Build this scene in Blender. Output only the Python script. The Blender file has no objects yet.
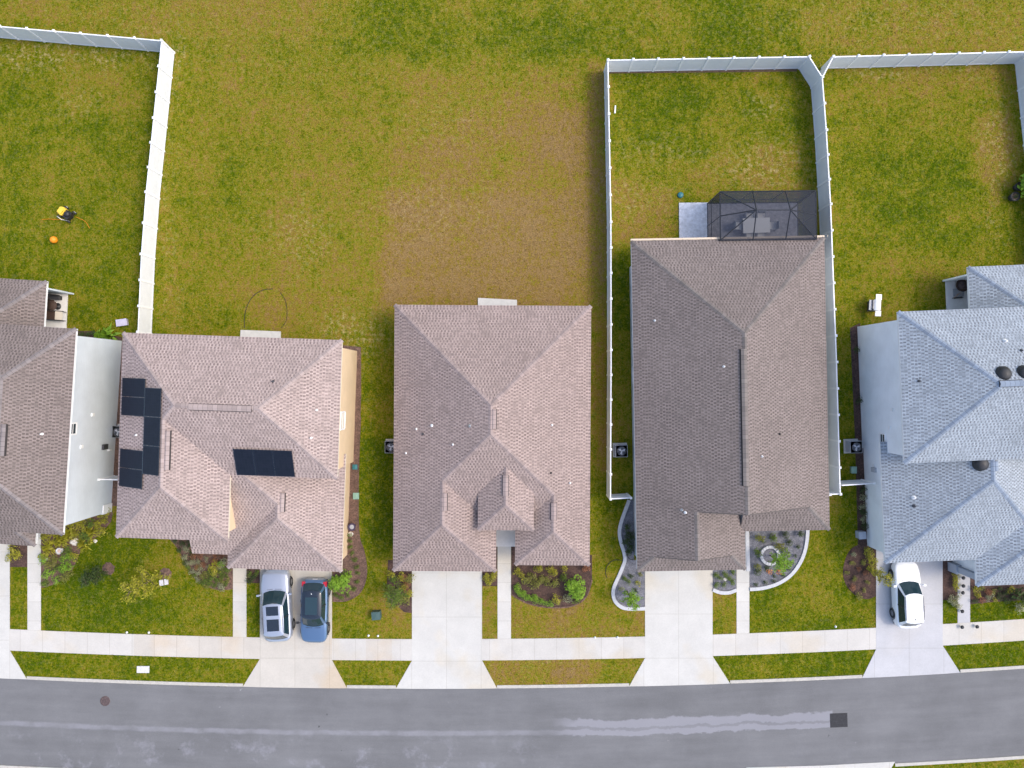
import bpy, math, random
import numpy as np
from mathutils import Vector, Matrix
R = math.radians
S = bpy.context.scene
COL = S.collection
CAM_H, FPX = 50.0, 735.0

# ---------------------------------------------------------------- survey: photo coordinates -> metres
def G(px, py, z=0.0):
    k = (CAM_H - z) / FPX
    return ((px - 512.0) * k, (384.0 - py) * k)
def GP(pts, z=0.0):
    return [G(x, y, z) for x, y in pts]

# ---------------------------------------------------------------- materials
MATS = {}
def lin(r, g, b):
    f = lambda c: (c / 255 / 12.92) if c / 255 <= .04045 else ((c / 255 + .055) / 1.055) ** 2.4
    return (f(r), f(g), f(b), 1)
def base_mat(name, col=(.5, .5, .5), rough=.7, metal=0, spec=.5, coat=0):
    m = bpy.data.materials.new(name); m.use_nodes = True
    b = m.node_tree.nodes['Principled BSDF']
    b.inputs['Base Color'].default_value = (*col[:3], 1)
    b.inputs['Roughness'].default_value = rough
    b.inputs['Metallic'].default_value = metal
    b.inputs['Specular IOR Level'].default_value = spec
    b.inputs['Coat Weight'].default_value = coat
    MATS[name] = m
    return m, m.node_tree, b
def N(nt, t, **kw):
    n = nt.nodes.new(t)
    for k, v in kw.items(): setattr(n, k, v)
    return n
def noise(nt, vec, scale, detail=4, rough=.6):
    n = N(nt, 'ShaderNodeTexNoise')
    n.inputs['Scale'].default_value = scale; n.inputs['Detail'].default_value = detail; n.inputs['Roughness'].default_value = rough
    if vec is not None: nt.links.new(vec, n.inputs['Vector'])
    return n.outputs['Fac']
def maprange(nt, s, a, b, c, d):
    n = N(nt, 'ShaderNodeMapRange'); nt.links.new(s, n.inputs[0])
    for i, v in enumerate((a, b, c, d)): n.inputs[i + 1].default_value = v
    return n.outputs[0]
def mathn(nt, op, a, b=None):
    n = N(nt, 'ShaderNodeMath', operation=op)
    for i, v in enumerate((a, b)):
        if v is None: continue
        if isinstance(v, (int, float)): n.inputs[i].default_value = v
        else: nt.links.new(v, n.inputs[i])
    return n.outputs[0]
def mix(nt, f, a, b, mode='MIX'):
    n = N(nt, 'ShaderNodeMix', data_type='RGBA', blend_type=mode)
    for i, v in ((0, f), (6, a), (7, b)):
        if isinstance(v, (int, float)): n.inputs[i].default_value = v
        elif isinstance(v, tuple): n.inputs[i].default_value = (*v[:3], 1)
        else: nt.links.new(v, n.inputs[i])
    return n.outputs[2]
def bump(nt, b, h, strength=.3, dist=.02):
    n = N(nt, 'ShaderNodeBump'); n.inputs['Strength'].default_value = strength; n.inputs['Distance'].default_value = dist
    nt.links.new(h, n.inputs['Height']); nt.links.new(n.outputs[0], b.inputs['Normal'])
def objco(nt): return N(nt, 'ShaderNodeTexCoord').outputs['Object']
def geopos(nt): return N(nt, 'ShaderNodeNewGeometry').outputs['Position']
def mottled(name, col, amt=.25, scale=6, rough=.8, scale2=None, bumpk=.2, **kw):
    m, nt, b = base_mat(name, col, rough, **kw)
    p = geopos(nt)
    f = maprange(nt, noise(nt, p, scale, 6), .3, .7, 1 - amt, 1 + amt)
    if scale2:
        f = mathn(nt, 'MULTIPLY', f, maprange(nt, noise(nt, p, scale2, 3), .3, .7, 1 - amt * .7, 1 + amt * .7))
    c = mix(nt, 1.0, tuple(col), f, 'MULTIPLY')
    nt.links.new(c, b.inputs['Base Color'])
    if bumpk: bump(nt, b, noise(nt, p, scale * 4, 4), bumpk, .02)
    return m
def shingle_mat(name, light, mid, dark, row=.185, wid=.215):
    m, nt, b = base_mat(name, mid, .92, spec=.2)
    uv = N(nt, 'ShaderNodeUVMap').outputs[0]
    p = geopos(nt)
    sx = N(nt, 'ShaderNodeSeparateXYZ'); nt.links.new(uv, sx.inputs[0])
    U = mathn(nt, 'DIVIDE', sx.outputs[0], wid); V = mathn(nt, 'DIVIDE', sx.outputs[1], row)
    ri = mathn(nt, 'FLOOR', V); rf = mathn(nt, 'FRACT', V)
    hsh = mathn(nt, 'FRACT', mathn(nt, 'MULTIPLY', mathn(nt, 'SINE', mathn(nt, 'MULTIPLY', ri, 12.9898)), 437.585))
    shift = mathn(nt, 'ADD', mathn(nt, 'MULTIPLY', ri, .5), mathn(nt, 'MULTIPLY', hsh, .55))
    u2 = mathn(nt, 'ADD', U, shift)
    ui = mathn(nt, 'FLOOR', u2); uf = mathn(nt, 'FRACT', u2)
    cv = N(nt, 'ShaderNodeCombineXYZ'); nt.links.new(ui, cv.inputs[0]); nt.links.new(ri, cv.inputs[1])
    w2 = N(nt, 'ShaderNodeTexWhiteNoise', noise_dimensions='2D'); nt.links.new(cv.outputs[0], w2.inputs['Vector'])
    rnd = w2.outputs['Value']
    # raised tabs beside darker cut-outs, one pair per shingle, every tab its own tint
    edge = maprange(nt, rnd, 0, 1, .12, .68)
    d = mathn(nt, 'ABSOLUTE', mathn(nt, 'SUBTRACT', uf, .5))
    cut = maprange(nt, mathn(nt, 'SUBTRACT', d, mathn(nt, 'MULTIPLY', edge, .5)), -.05, .05, 1, 0)
    cut = mathn(nt, 'MULTIPLY', cut, maprange(nt, mathn(nt, 'ABSOLUTE', mathn(nt, 'SUBTRACT', rf, .5)), .36, .46, 1, 0))
    tint = maprange(nt, rnd, 0, 1, .78, 1.22)
    c = mix(nt, cut, tuple(light), tuple(dark))
    c = mix(nt, maprange(nt, noise(nt, p, 1.4, 4), .35, .65, .15, .65), c, tuple(mid))
    big = maprange(nt, noise(nt, p, .35, 5), .3, .7, .92, 1.08)
    fine = maprange(nt, noise(nt, p, 8, 4), .3, .7, .84, 1.16)
    c = mix(nt, 1.0, c, mathn(nt, 'MULTIPLY', tint, mathn(nt, 'MULTIPLY', big, fine)), 'MULTIPLY')
    nt.links.new(c, b.inputs['Base Color'])
    bump(nt, b, mathn(nt, 'SUBTRACT', noise(nt, p, 30, 3), cut), .35, .02)
    return m
def siding_mat(name, col, rough=.6):
    m, nt, b = base_mat(name, col, rough)
    sx = N(nt, 'ShaderNodeSeparateXYZ'); nt.links.new(geopos(nt), sx.inputs[0])
    lap = mathn(nt, 'FRACT', mathn(nt, 'MULTIPLY', sx.outputs[2], 5.5))
    p = geopos(nt)
    d = maprange(nt, noise(nt, p, .9, 4), .3, .7, .93, 1.05)
    ln = maprange(nt, lap, 0, .08, .82, 1)
    nt.links.new(mix(nt, 1.0, tuple(col), mathn(nt, 'MULTIPLY', d, ln), 'MULTIPLY'), b.inputs['Base Color'])
    bump(nt, b, lap, .3, .015)
    return m
def leaf_mat(name, a, bcol, dry=None):
    m, nt, b = base_mat(name, a, .55, spec=.3)
    r = N(nt, 'ShaderNodeNewGeometry').outputs['Random Per Island']
    cr = N(nt, 'ShaderNodeValToRGB'); nt.links.new(r, cr.inputs[0])
    e = cr.color_ramp.elements
    e[0].color = (*a, 1); e[1].color = (*bcol, 1)
    if dry:
        x = e.new(.93); x.color = (*bcol, 1); e[2].color = (*dry, 1)
    nt.links.new(cr.outputs[0], b.inputs['Base Color'])
    t = N(nt, 'ShaderNodeBsdfTranslucent'); nt.links.new(cr.outputs[0], t.inputs[0])
    x = N(nt, 'ShaderNodeMixShader'); x.inputs[0].default_value = .35
    nt.links.new(b.outputs[0], x.inputs[1]); nt.links.new(t.outputs[0], x.inputs[2]); nt.links.new(x.outputs[0], nt.nodes['Material Output'].inputs[0])
    return m
# lawn: a dryness value stored per vertex drives green -> straw
def lawn_mat(name, blades):
    m, nt, b = base_mat(name, (.1, .1, .02), 1.0, spec=.0)
    at = N(nt, 'ShaderNodeAttribute', attribute_name='dry').outputs['Fac']
    pl = N(nt, 'ShaderNodeAttribute', attribute_name='straw').outputs['Fac']
    p = geopos(nt)
    st = N(nt, 'ShaderNodeMapping'); st.inputs['Scale'].default_value = (1.3, .75, 1); nt.links.new(p, st.inputs[0])
    n1 = maprange(nt, noise(nt, p, .55, 6, .65), .25, .75, -.24, .24)
    n2 = maprange(nt, noise(nt, st.outputs[0], 2.2, 5, .7), .25, .75, -.36, .36)
    n3 = maprange(nt, noise(nt, p, 7, 4, .75), .25, .75, -.42, .42)
    s = mathn(nt, 'ADD', mathn(nt, 'ADD', at, n1), mathn(nt, 'ADD', n2, n3))
    if blades:
        r = N(nt, 'ShaderNodeNewGeometry').outputs['Random Per Island']
        s = mathn(nt, 'ADD', s, maprange(nt, r, 0, 1, -.22, .25))
    cr = N(nt, 'ShaderNodeValToRGB'); nt.links.new(s, cr.inputs[0])
    e = cr.color_ramp.elements
    e[0].position = 0; e[0].color = (.048, .080, .003, 1)
    e[1].position = 1; e[1].color = (.215, .138, .055, 1)
    for q, c in ((.20, (.088, .112, .003)), (.45, (.152, .148, .010)), (.62, (.192, .150, .020)), (.80, (.196, .126, .028))):
        x = e.new(q); x.color = (*c, 1)
    col = cr.outputs[0]
    sp = mathn(nt, 'MULTIPLY', maprange(nt, noise(nt, p, 3.2, 5, .75), .50, .66, 0, 1), pl)
    col = mix(nt, sp, col, (.36, .29, .13))
    fl = mathn(nt, 'MULTIPLY', maprange(nt, noise(nt, p, 8.5, 2, .6), .60, .70, 0, .45), maprange(nt, noise(nt, p, .9, 3), .4, .6, .3, 1))
    col = mix(nt, fl, col, (.26, .24, .10))
    dk = maprange(nt, noise(nt, p, 11, 3, .7), .3, .7, .62, 1.34)
    col = mix(nt, 1.0, col, dk, 'MULTIPLY')
    nt.links.new(col, b.inputs['Base Color'])
    if not blades: bump(nt, b, noise(nt, p, 14, 4), .7, .06)
    return m
def concrete_mat(name, col, w, h, tint=.06, warm=(1.0, .93, .82)):
    m, nt, b = base_mat(name, col, .85, spec=.3)
    uv = N(nt, 'ShaderNodeUVMap').outputs[0]
    k = N(nt, 'ShaderNodeTexBrick'); k.offset = 0; nt.links.new(uv, k.inputs['Vector'])
    k.inputs['Color1'].default_value = (1 - tint, 1 - tint, 1 - tint, 1); k.inputs['Color2'].default_value = (1 + tint * .5,) * 3 + (1,)
    k.inputs['Mortar'].default_value = (.78, .765, .74, 1)
    k.inputs['Scale'].default_value = 1; k.inputs['Mortar Size'].default_value = .018; k.inputs['Mortar Smooth'].default_value = .3
    k.inputs['Brick Width'].default_value = w; k.inputs['Row Height'].default_value = h
    p = geopos(nt)
    d = maprange(nt, noise(nt, p, .8, 6, .6), .3, .7, .93, 1.05)
    d2 = maprange(nt, noise(nt, p, 12, 4, .7), .3, .7, .94, 1.05)
    c = mix(nt, 1.0, tuple(col), k.outputs['Color'], 'MULTIPLY')
    c = mix(nt, 1.0, c, mathn(nt, 'MULTIPLY', d, d2), 'MULTIPLY')
    stain = maprange(nt, noise(nt, p, .28, 3, .5), .52, .62, 0, .75)
    c = mix(nt, stain, c, mix(nt, 1.0, c, warm, 'MULTIPLY'))
    nt.links.new(c, b.inputs['Base Color'])
    bump(nt, b, noise(nt, p, 40, 3), .12, .01)
    return m
def asphalt_mat():
    m, nt, b = base_mat('asphalt', (.12, .12, .14), .9, spec=.3)
    uv = N(nt, 'ShaderNodeUVMap').outputs[0]      # u = metres along, v = metres from the north kerb
    sx = N(nt, 'ShaderNodeSeparateXYZ'); nt.links.new(uv, sx.inputs[0]); U, V = sx.outputs[0], sx.outputs[1]
    p = geopos(nt)
    big = noise(nt, p, .22, 6, .65)
    st = N(nt, 'ShaderNodeMapping'); st.inputs['Scale'].default_value = (.10, 1.0, 1); nt.links.new(uv, st.inputs[0])
    streak = noise(nt, st.outputs[0], 1.3, 6, .65)
    fine = noise(nt, p, 22, 4, .75)
    f = mathn(nt, 'MULTIPLY', maprange(nt, big, .3, .7, .86, 1.14), mathn(nt, 'MULTIPLY', maprange(nt, streak, .3, .7, .90, 1.10), maprange(nt, fine, .3, .7, .80, 1.2)))
    c = mix(nt, 1.0, (.146, .147, .152), f, 'MULTIPLY')
    # worn pale centre seam: a thin line to the west, two broad bands to the east up to the dark patch
    wob = maprange(nt, noise(nt, p, .9, 5, .7), .3, .7, -.17, .17)
    wob2 = maprange(nt, noise(nt, p, .16, 3), .3, .7, -.12, .12)
    v2 = mathn(nt, 'ADD', V, mathn(nt, 'ADD', wob, wob2))
    def band(v, c0, hw, soft):
        d = mathn(nt, 'ABSOLUTE', mathn(nt, 'SUBTRACT', v, c0))
        return maprange(nt, d, hw, hw + soft, 1, 0)
    east = mathn(nt, 'MULTIPLY', maprange(nt, U, 2.6, 4.8, 0, 1), maprange(nt, U, 21.75, 21.85, 1, 0))
    b1 = mathn(nt, 'MULTIPLY', band(v2, 2.46, .22, .08), east)
    b2 = mathn(nt, 'MULTIPLY', band(v2, 3.12, .14, .08), east)
    west = maprange(nt, U, 0, 5, 1, 0)
    b3 = mathn(nt, 'MULTIPLY', band(mathn(nt, 'ADD', V, mathn(nt, 'MULTIPLY', wob, .35)), 3.05, .10, .12), mathn(nt, 'MULTIPLY', west, maprange(nt, noise(nt, p, .8, 4), .3, .6, .15, .8)))
    mid = mathn(nt, 'MULTIPLY', band(v2, 2.8, .30, .2), mathn(nt, 'MULTIPLY', east, .45))
    tot = mathn(nt, 'MINIMUM', mathn(nt, 'ADD', mathn(nt, 'ADD', b1, b2), mathn(nt, 'ADD', b3, mid)), 1.0)
    c = mix(nt, mathn(nt, 'MULTIPLY', tot, .62), c, (.27, .27, .30))
    # scuffed pale marks in the south lane and along the west end
    lane = maprange(nt, V, 2.9, 4.4, 0, 1)
    sc = mathn(nt, 'MULTIPLY', maprange(nt, noise(nt, p, .55, 6, .75), .54, .70, 0, .8), mathn(nt, 'MULTIPLY', lane, maprange(nt, U, -2, 6, 1, .15)))
    c = mix(nt, sc, c, (.25, .25, .28))
    spots = maprange(nt, noise(nt, p, 2.2, 3, .6), .73, .77, 0, .5)
    c = mix(nt, spots, c, (.40, .40, .42))
    dots = maprange(nt, noise(nt, p, 1.7, 2, .5), .22, .25, .7, 0)
    c = mix(nt, dots, c, (.03, .03, .035))
    nt.links.new(c, b.inputs['Base Color'])
    bump(nt, b, fine, .25, .01)
    return m
def mesh_screen_mat(name, col, fac):
    m = bpy.data.materials.new(name); m.use_nodes = True; nt = m.node_tree
    out = nt.nodes['Material Output']; nt.nodes.remove(nt.nodes['Principled BSDF'])
    t = N(nt, 'ShaderNodeBsdfTransparent'); d = N(nt, 'ShaderNodeBsdfDiffuse'); d.inputs[0].default_value = (*col, 1)
    x = N(nt, 'ShaderNodeMixShader'); x.inputs[0].default_value = fac
    nt.links.new(t.outputs[0], x.inputs[1]); nt.links.new(d.outputs[0], x.inputs[2]); nt.links.new(x.outputs[0], out.inputs[0])
    MATS[name] = m
    return m

lawn_mat('lawn', False); lawn_mat('grass_blades', True); asphalt_mat()
concrete_mat('sidewalk_concrete', (.50, .48, .445), 1.52, 9, .06, (1.0, .94, .84))
concrete_mat('worn_concrete', (.485, .45, .40), 1.52, 9, .06, (1.0, .92, .82))
concrete_mat('stained_concrete', (.48, .45, .40), 2.36, 3.0, .05, (1.0, .86, .70))
concrete_mat('driveway_concrete', (.505, .495, .465), 2.36, 3.0, .04)
concrete_mat('walkway_concrete', (.52, .505, .47), 9, 1.3, .05)
concrete_mat('cool_concrete', (.44, .44, .455), 2.36, 3.0, .04, (1, .98, .95))
mottled('kerb_concrete', (.42, .40, .36), .12, 5, .85)
mottled('white_curbing', (.46, .465, .48), .10, 6, .8)
mottled('slab_concrete', (.50, .49, .46), .08, 4, .85)
mottled('white_slab', (.66, .64, .62), .06, 4, .8)
mottled('mulch', (.066, .037, .029), .55, 9, .95, 2.0, .8)
mottled('dry_mulch', (.125, .075, .056), .5, 9, .95, 2.0, .8)
mottled('gravel', (.14, .14, .16), .5, 16, .9, 3.0, .8)
mottled('soil_dark', (.045, .04, .018), .5, 9, .95)
mottled('soil', (.10, .065, .04), .4, 6, .95)  # soil in the pots, also colours the painted shade strip at the fence
mottled('patch_asphalt', (.028, .028, .032), .3, 8, .9)
mottled('rust_iron', (.085, .058, .056), .4, 12, .7)
def sh3(name, c, k=1.0):
    shingle_mat(name, tuple(x * 1.34 * k for x in c), tuple(x * k for x in c), tuple(x * f * k for x, f in zip(c, (.47, .45, .46))))
sh3('shingle_pink_tan', (.300, .238, .218)); sh3('shingle_tan', (.262, .205, .186)); sh3('shingle_brown', (.170, .142, .131))
sh3('shingle_weathered', (.168, .138, .126)); sh3('shingle_blue_grey', (.252, .283, .317))
for n_, c_ in (('cap_pink_tan', (.315, .255, .238)), ('cap_tan', (.272, .216, .202)), ('cap_brown', (.165, .145, .135)), ('cap_weathered', (.20, .175, .17)), ('cap_blue_grey', (.20, .24, .30))):
    m_, nt_, b_ = base_mat(n_, c_, .92, spec=.2)
    uv_ = N(nt_, 'ShaderNodeUVMap').outputs[0]; k_ = N(nt_, 'ShaderNodeTexBrick'); k_.offset = 0; nt_.links.new(uv_, k_.inputs[0])
    k_.inputs['Color1'].default_value = (*[x * 1.18 for x in c_], 1); k_.inputs['Color2'].default_value = (*[x * .84 for x in c_], 1)
    k_.inputs['Mortar'].default_value = (*[x * .62 for x in c_], 1); k_.inputs['Scale'].default_value = 1
    k_.inputs['Mortar Size'].default_value = .012; k_.inputs['Brick Width'].default_value = .28; k_.inputs['Row Height'].default_value = 5
    nt_.links.new(k_.outputs[0], b_.inputs['Base Color'])
siding_mat('siding_pale_grey', (.61, .66, .71)); siding_mat('siding_peach', (.72, .55, .36)); siding_mat('siding_cream', (.62, .56, .46))
siding_mat('siding_white_blue', (.58, .63, .68)); siding_mat('siding_blue_grey', (.82, .85, .88))
base_mat('white_trim', (.78, .78, .78), .5); base_mat('cream_trim', (.56, .46, .35), .6)
mottled('vinyl_white', (.73, .745, .77), .04, 2, .4, bumpk=0); base_mat('vinyl_cap', (.84, .84, .85), .4)
base_mat('dark_slot', (.035, .03, .03), .9); base_mat('black_plastic', (.02, .02, .022), .5)
base_mat('dark_grey_metal', (.07, .07, .08), .45, .4); base_mat('steel', (.45, .45, .47), .35, .8)
base_mat('white_paint', (.80, .80, .80), .45); base_mat('pipe_white', (.75, .75, .74), .5)
base_mat('window_glass', (.03, .04, .05), .08, spec=.7); base_mat('car_glass', (.014, .035, .045), .06, spec=.8)
base_mat('car_silver', (.42, .45, .52), .32, .55, coat=.6); base_mat('car_blue', (.10, .175, .30), .28, .45, coat=.8)
base_mat('car_white', (.80, .81, .83), .25, coat=.6); base_mat('car_black_gloss', (.012, .018, .03), .12, coat=.5)
base_mat('tyre_rubber', (.025, .025, .027), .85); base_mat('rim_alloy', (.33, .34, .36), .35, .8)
base_mat('tail_red', (.42, .015, .03), .2); base_mat('lamp_clear', (.75, .78, .8), .15)
base_mat('plate_white', (.7, .7, .7), .5)
base_mat('screen_frame', (.022, .024, .032), .5); mesh_screen_mat('screen_mesh', (.045, .05, .068), .58)
mottled('paver_blue', (.47, .50, .56), .22, 5, .85); mottled('paver_grey', (.33, .335, .38), .25, 5, .85)
base_mat('utility_green', (.045, .09, .085), .55); base_mat('utility_pale_green', (.20, .34, .27), .6); base_mat('teal_plastic', (.02, .14, .16), .5)
base_mat('utility_lavender', (.50, .47, .58), .6); mottled('lid_grey', (.55, .54, .55), .12, 9)
base_mat('ac_grey', (.42, .43, .46), .5, .1); base_mat('ac_dark', (.045, .052, .07), .6)
base_mat('yellow_plastic', (.75, .52, .06), .4); base_mat('orange_plastic', (.80, .26, .01), .45); base_mat('hose_black', (.015, .018, .014), .6)
base_mat('brown_wicker', (.06, .035, .025), .8); base_mat('beige_cushion', (.62, .56, .47), .9); base_mat('grey_cloth', (.33, .34, .36), .9)
base_mat('table_grey', (.72, .73, .75), .5); mottled('rock_pale', (.62, .58, .52), .2, 4); mottled('rock_pink', (.50, .36, .31), .2, 6)
base_mat('terracotta', (.35, .22, .15), .8); base_mat('stone_grey', (.32, .35, .40), .85); base_mat('bark', (.12, .085, .06), .9)
base_mat('amber_flower', (.55, .20, .05), .7); base_mat('door_brown', (.10, .05, .035), .5); base_mat('purple_pot', (.05, .035, .08), .5)
m_, nt_, b_ = base_mat('solar_cell', (.007, .010, .018), .35, spec=.2)
uv_ = N(nt_, 'ShaderNodeUVMap').outputs[0]; k_ = N(nt_, 'ShaderNodeTexBrick'); k_.offset = 0; nt_.links.new(uv_, k_.inputs[0])
for i_, c_ in ((1, (.006, .009, .017, 1)), (2, (.009, .012, .022, 1)), (3, (.012, .016, .028, 1))): k_.inputs[i_].default_value = c_
k_.inputs['Scale'].default_value = 1; k_.inputs['Mortar Size'].default_value = .006; k_.inputs['Brick Width'].default_value = .17; k_.inputs['Row Height'].default_value = .17
nt_.links.new(k_.outputs[0], b_.inputs['Base Color'])
leaf_mat('leaf_green', (.080, .130, .016), (.170, .240, .034))
leaf_mat('leaf_bright', (.140, .270, .018), (.270, .430, .040))
leaf_mat('leaf_yellow', (.210, .220, .018), (.430, .400, .036), (.48, .38, .09))
leaf_mat('leaf_dark', (.030, .055, .016), (.080, .120, .030))
leaf_mat('leaf_olive', (.145, .160, .026), (.280, .280, .060), (.34, .27, .12))
leaf_mat('leaf_red', (.200, .085, .050), (.380, .170, .090), (.18, .18, .05))
leaf_mat('leaf_grey', (.20, .22, .11), (.37, .37, .22), (.42, .33, .24))

# ---------------------------------------------------------------- mesh builder
class MB:
    def __init__(s): s.v = []; s.f = []; s.m = []; s.uv = []; s.sm = []
    def poly(s, pts, uv=None, m=0, smooth=False):
        i = len(s.v); s.v += [tuple(p) for p in pts]; s.f.append(tuple(range(i, i + len(pts)))); s.m.append(m); s.sm.append(smooth)
        s.uv += list(uv) if uv else [(0, 0)] * len(pts)
    def mesh(s, verts, faces, m=0, smooth=False, uvf=None):
        i = len(s.v); s.v += [tuple(p) for p in verts]
        for f in faces:
            s.f.append(tuple(i + k for k in f)); s.m.append(m); s.sm.append(smooth)
            s.uv += [uvf(verts[k]) if uvf else (0, 0) for k in f]
    def box(s, x0, x1, y0, y1, z0, z1, m=0, M=None, uvf=None):
        v = [(x0, y0, z0), (x1, y0, z0), (x1, y1, z0), (x0, y1, z0), (x0, y0, z1), (x1, y0, z1), (x1, y1, z1), (x0, y1, z1)]
        if M is not None: v = [tuple(M @ Vector(p)) for p in v]
        s.mesh(v, [(0, 3, 2, 1), (4, 5, 6, 7), (0, 1, 5, 4), (1, 2, 6, 5), (2, 3, 7, 6), (3, 0, 4, 7)], m, uvf=uvf)
    def prism(s, poly, z0, z1, m=0, uvf=None):
        a = sum(poly[i][0] * poly[(i + 1) % len(poly)][1] - poly[(i + 1) % len(poly)][0] * poly[i][1] for i in range(len(poly)))
        if a < 0: poly = poly[::-1]
        n = len(poly)
        v = [(x, y, z0) for x, y in poly] + [(x, y, z1) for x, y in poly]
        s.mesh(v, [tuple(range(n, 2 * n)), tuple(range(n - 1, -1, -1))] + [(i, (i + 1) % n, n + (i + 1) % n, n + i) for i in range(n)], m, uvf=uvf)
    def tube(s, pts, rad, n=6, m=0, cap=True, smooth=True):
        pts = [Vector(p) for p in pts]; rads = rad if isinstance(rad, (list, tuple)) else [rad] * len(pts)
        rings = []
        for i, p in enumerate(pts):
            d = (pts[min(i + 1, len(pts) - 1)] - pts[max(i - 1, 0)]).normalized()
            u = d.cross(Vector((0, 0, 1)) if abs(d.z) < .9 else Vector((1, 0, 0))).normalized(); w = d.cross(u)
            rings.append([p + (u * math.cos(2 * math.pi * k / n) + w * math.sin(2 * math.pi * k / n)) * rads[i] for k in range(n)])
        v = [q for r in rings for q in r]; f = []
        for i in range(len(pts) - 1):
            for k in range(n): f.append((i * n + k, i * n + (k + 1) % n, (i + 1) * n + (k + 1) % n, (i + 1) * n + k))
        s.mesh(v, f, m, smooth)
        if cap:
            s.mesh(rings[0], [tuple(range(n))], m); s.mesh(rings[-1], [tuple(range(n - 1, -1, -1))], m)
    def lathe(s, prof, n=16, m=0, c=(0, 0), smooth=True):
        v = []; f = []
        for r, z in prof: v += [(c[0] + r * math.cos(2 * math.pi * k / n), c[1] + r * math.sin(2 * math.pi * k / n), z) for k in range(n)]
        for i in range(len(prof) - 1):
            for k in range(n): f.append((i * n + k, i * n + (k + 1) % n, (i + 1) * n + (k + 1) % n, (i + 1) * n + k))
        s.mesh(v, f, m, smooth)
        if prof[-1][0] > .001: s.mesh(v[-n:], [tuple(range(n))], m)
    def ribbon(s, path, w, z0, z1, m=0):
        P = [Vector((x, y)) for x, y in path]; L = []; Rr = []
        for i, p in enumerate(P):
            d = (P[min(i + 1, len(P) - 1)] - P[max(i - 1, 0)]).normalized(); nrm = Vector((-d.y, d.x))
            L.append(p + nrm * w / 2); Rr.append(p - nrm * w / 2)
        acc = 0
        for i in range(len(P) - 1):
            a, b, c, d = L[i], L[i + 1], Rr[i + 1], Rr[i]
            s.poly([(d.x, d.y, z1), (c.x, c.y, z1), (b.x, b.y, z1), (a.x, a.y, z1)], m=m)
            s.poly([(a.x, a.y, z1), (b.x, b.y, z1), (b.x, b.y, z0), (a.x, a.y, z0)], m=m)
            s.poly([(c.x, c.y, z1), (d.x, d.y, z1), (d.x, d.y, z0), (c.x, c.y, z0)], m=m)
        for a, b in ((L[0], Rr[0]), (Rr[-1], L[-1])):
            s.poly([(a.x, a.y, z1), (b.x, b.y, z1), (b.x, b.y, z0), (a.x, a.y, z0)], m=m)
    def data(s, name, mats):
        me = bpy.data.meshes.new(name); me.from_pydata(s.v, [], s.f)
        for mm in mats: me.materials.append(MATS[mm])
        me.polygons.foreach_set('material_index', s.m); me.polygons.foreach_set('use_smooth', s.sm)
        ul = me.uv_layers.new(name='UVMap'); ul.data.foreach_set('uv', [c for p in s.uv for c in p])
        me.update()
        return me
    def build(s, name, mats, parent=None):
        if isinstance(mats, str): mats = [mats]
        o = bpy.data.objects.new(name, s.data(name, mats)); COL.objects.link(o)
        if parent is not None: o.parent = parent
        return o
def tag(o, label, cat, group=None):
    o['label'] = label; o['category'] = cat
    if group: o['group'] = group
    return o
def thing(name, label, cat, loc=(0, 0, 0), rotz=0, group=None):
    o = bpy.data.objects.new(name, None); COL.objects.link(o); o.empty_display_size = .3
    o.location = loc; o.rotation_euler = (0, 0, rotz)
    return tag(o, label, cat, group)
def structure(o): o['kind'] = 'structure'; return o
def copy_tree(o, parent=None):
    c = o.copy(); COL.objects.link(c); c.parent = parent
    for ch in list(o.children): copy_tree(ch, c)
    return c

# ---------------------------------------------------------------- plan of the street
def yN(px): return 688.5 - 5.7e-5 * (px - 430) ** 2            # north kerb line of the road on the plan
def yNx(px):                                                    # straight beyond the neighbourhood
    if px < -500: return yN(-500) + (px + 500) * 2 * 5.7e-5 * 930
    if px > 1500: return yN(1500) - (px - 1500) * 2 * 5.7e-5 * 1070
    return yN(px)
WALKN, WALKS, ROADW = 49.5, 28.0, 87.0
XS = list(range(-1400, 2441, 24))
EXCL = []                                                       # plan polygons with no lawn grass
def strip(name, mat, o0, o1, z0, z1, xs, uvscale=True):
    mb = MB(); acc = 0; prev = None
    for x in xs:
        a = G(x, yNx(x) + o0); b = G(x, yNx(x) + o1)
        if prev:
            acc2 = acc + math.hypot(a[0] - prev[0][0], a[1] - prev[0][1]); wv = (o1 - o0) / 14.7
            A, B = prev
            mb.poly([(*B, z1), (*b, z1), (*a, z1), (*A, z1)], [(B[0], wv), (b[0], wv), (a[0], 0), (A[0], 0)])
            mb.poly([(*A, z1), (*a, z1), (*a, z0), (*A, z0)]); mb.poly([(*b, z1), (*B, z1), (*B, z0), (*b, z0)])
            acc = acc2
        prev = (a, b)
    return structure(mb.build(name, mat))
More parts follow.
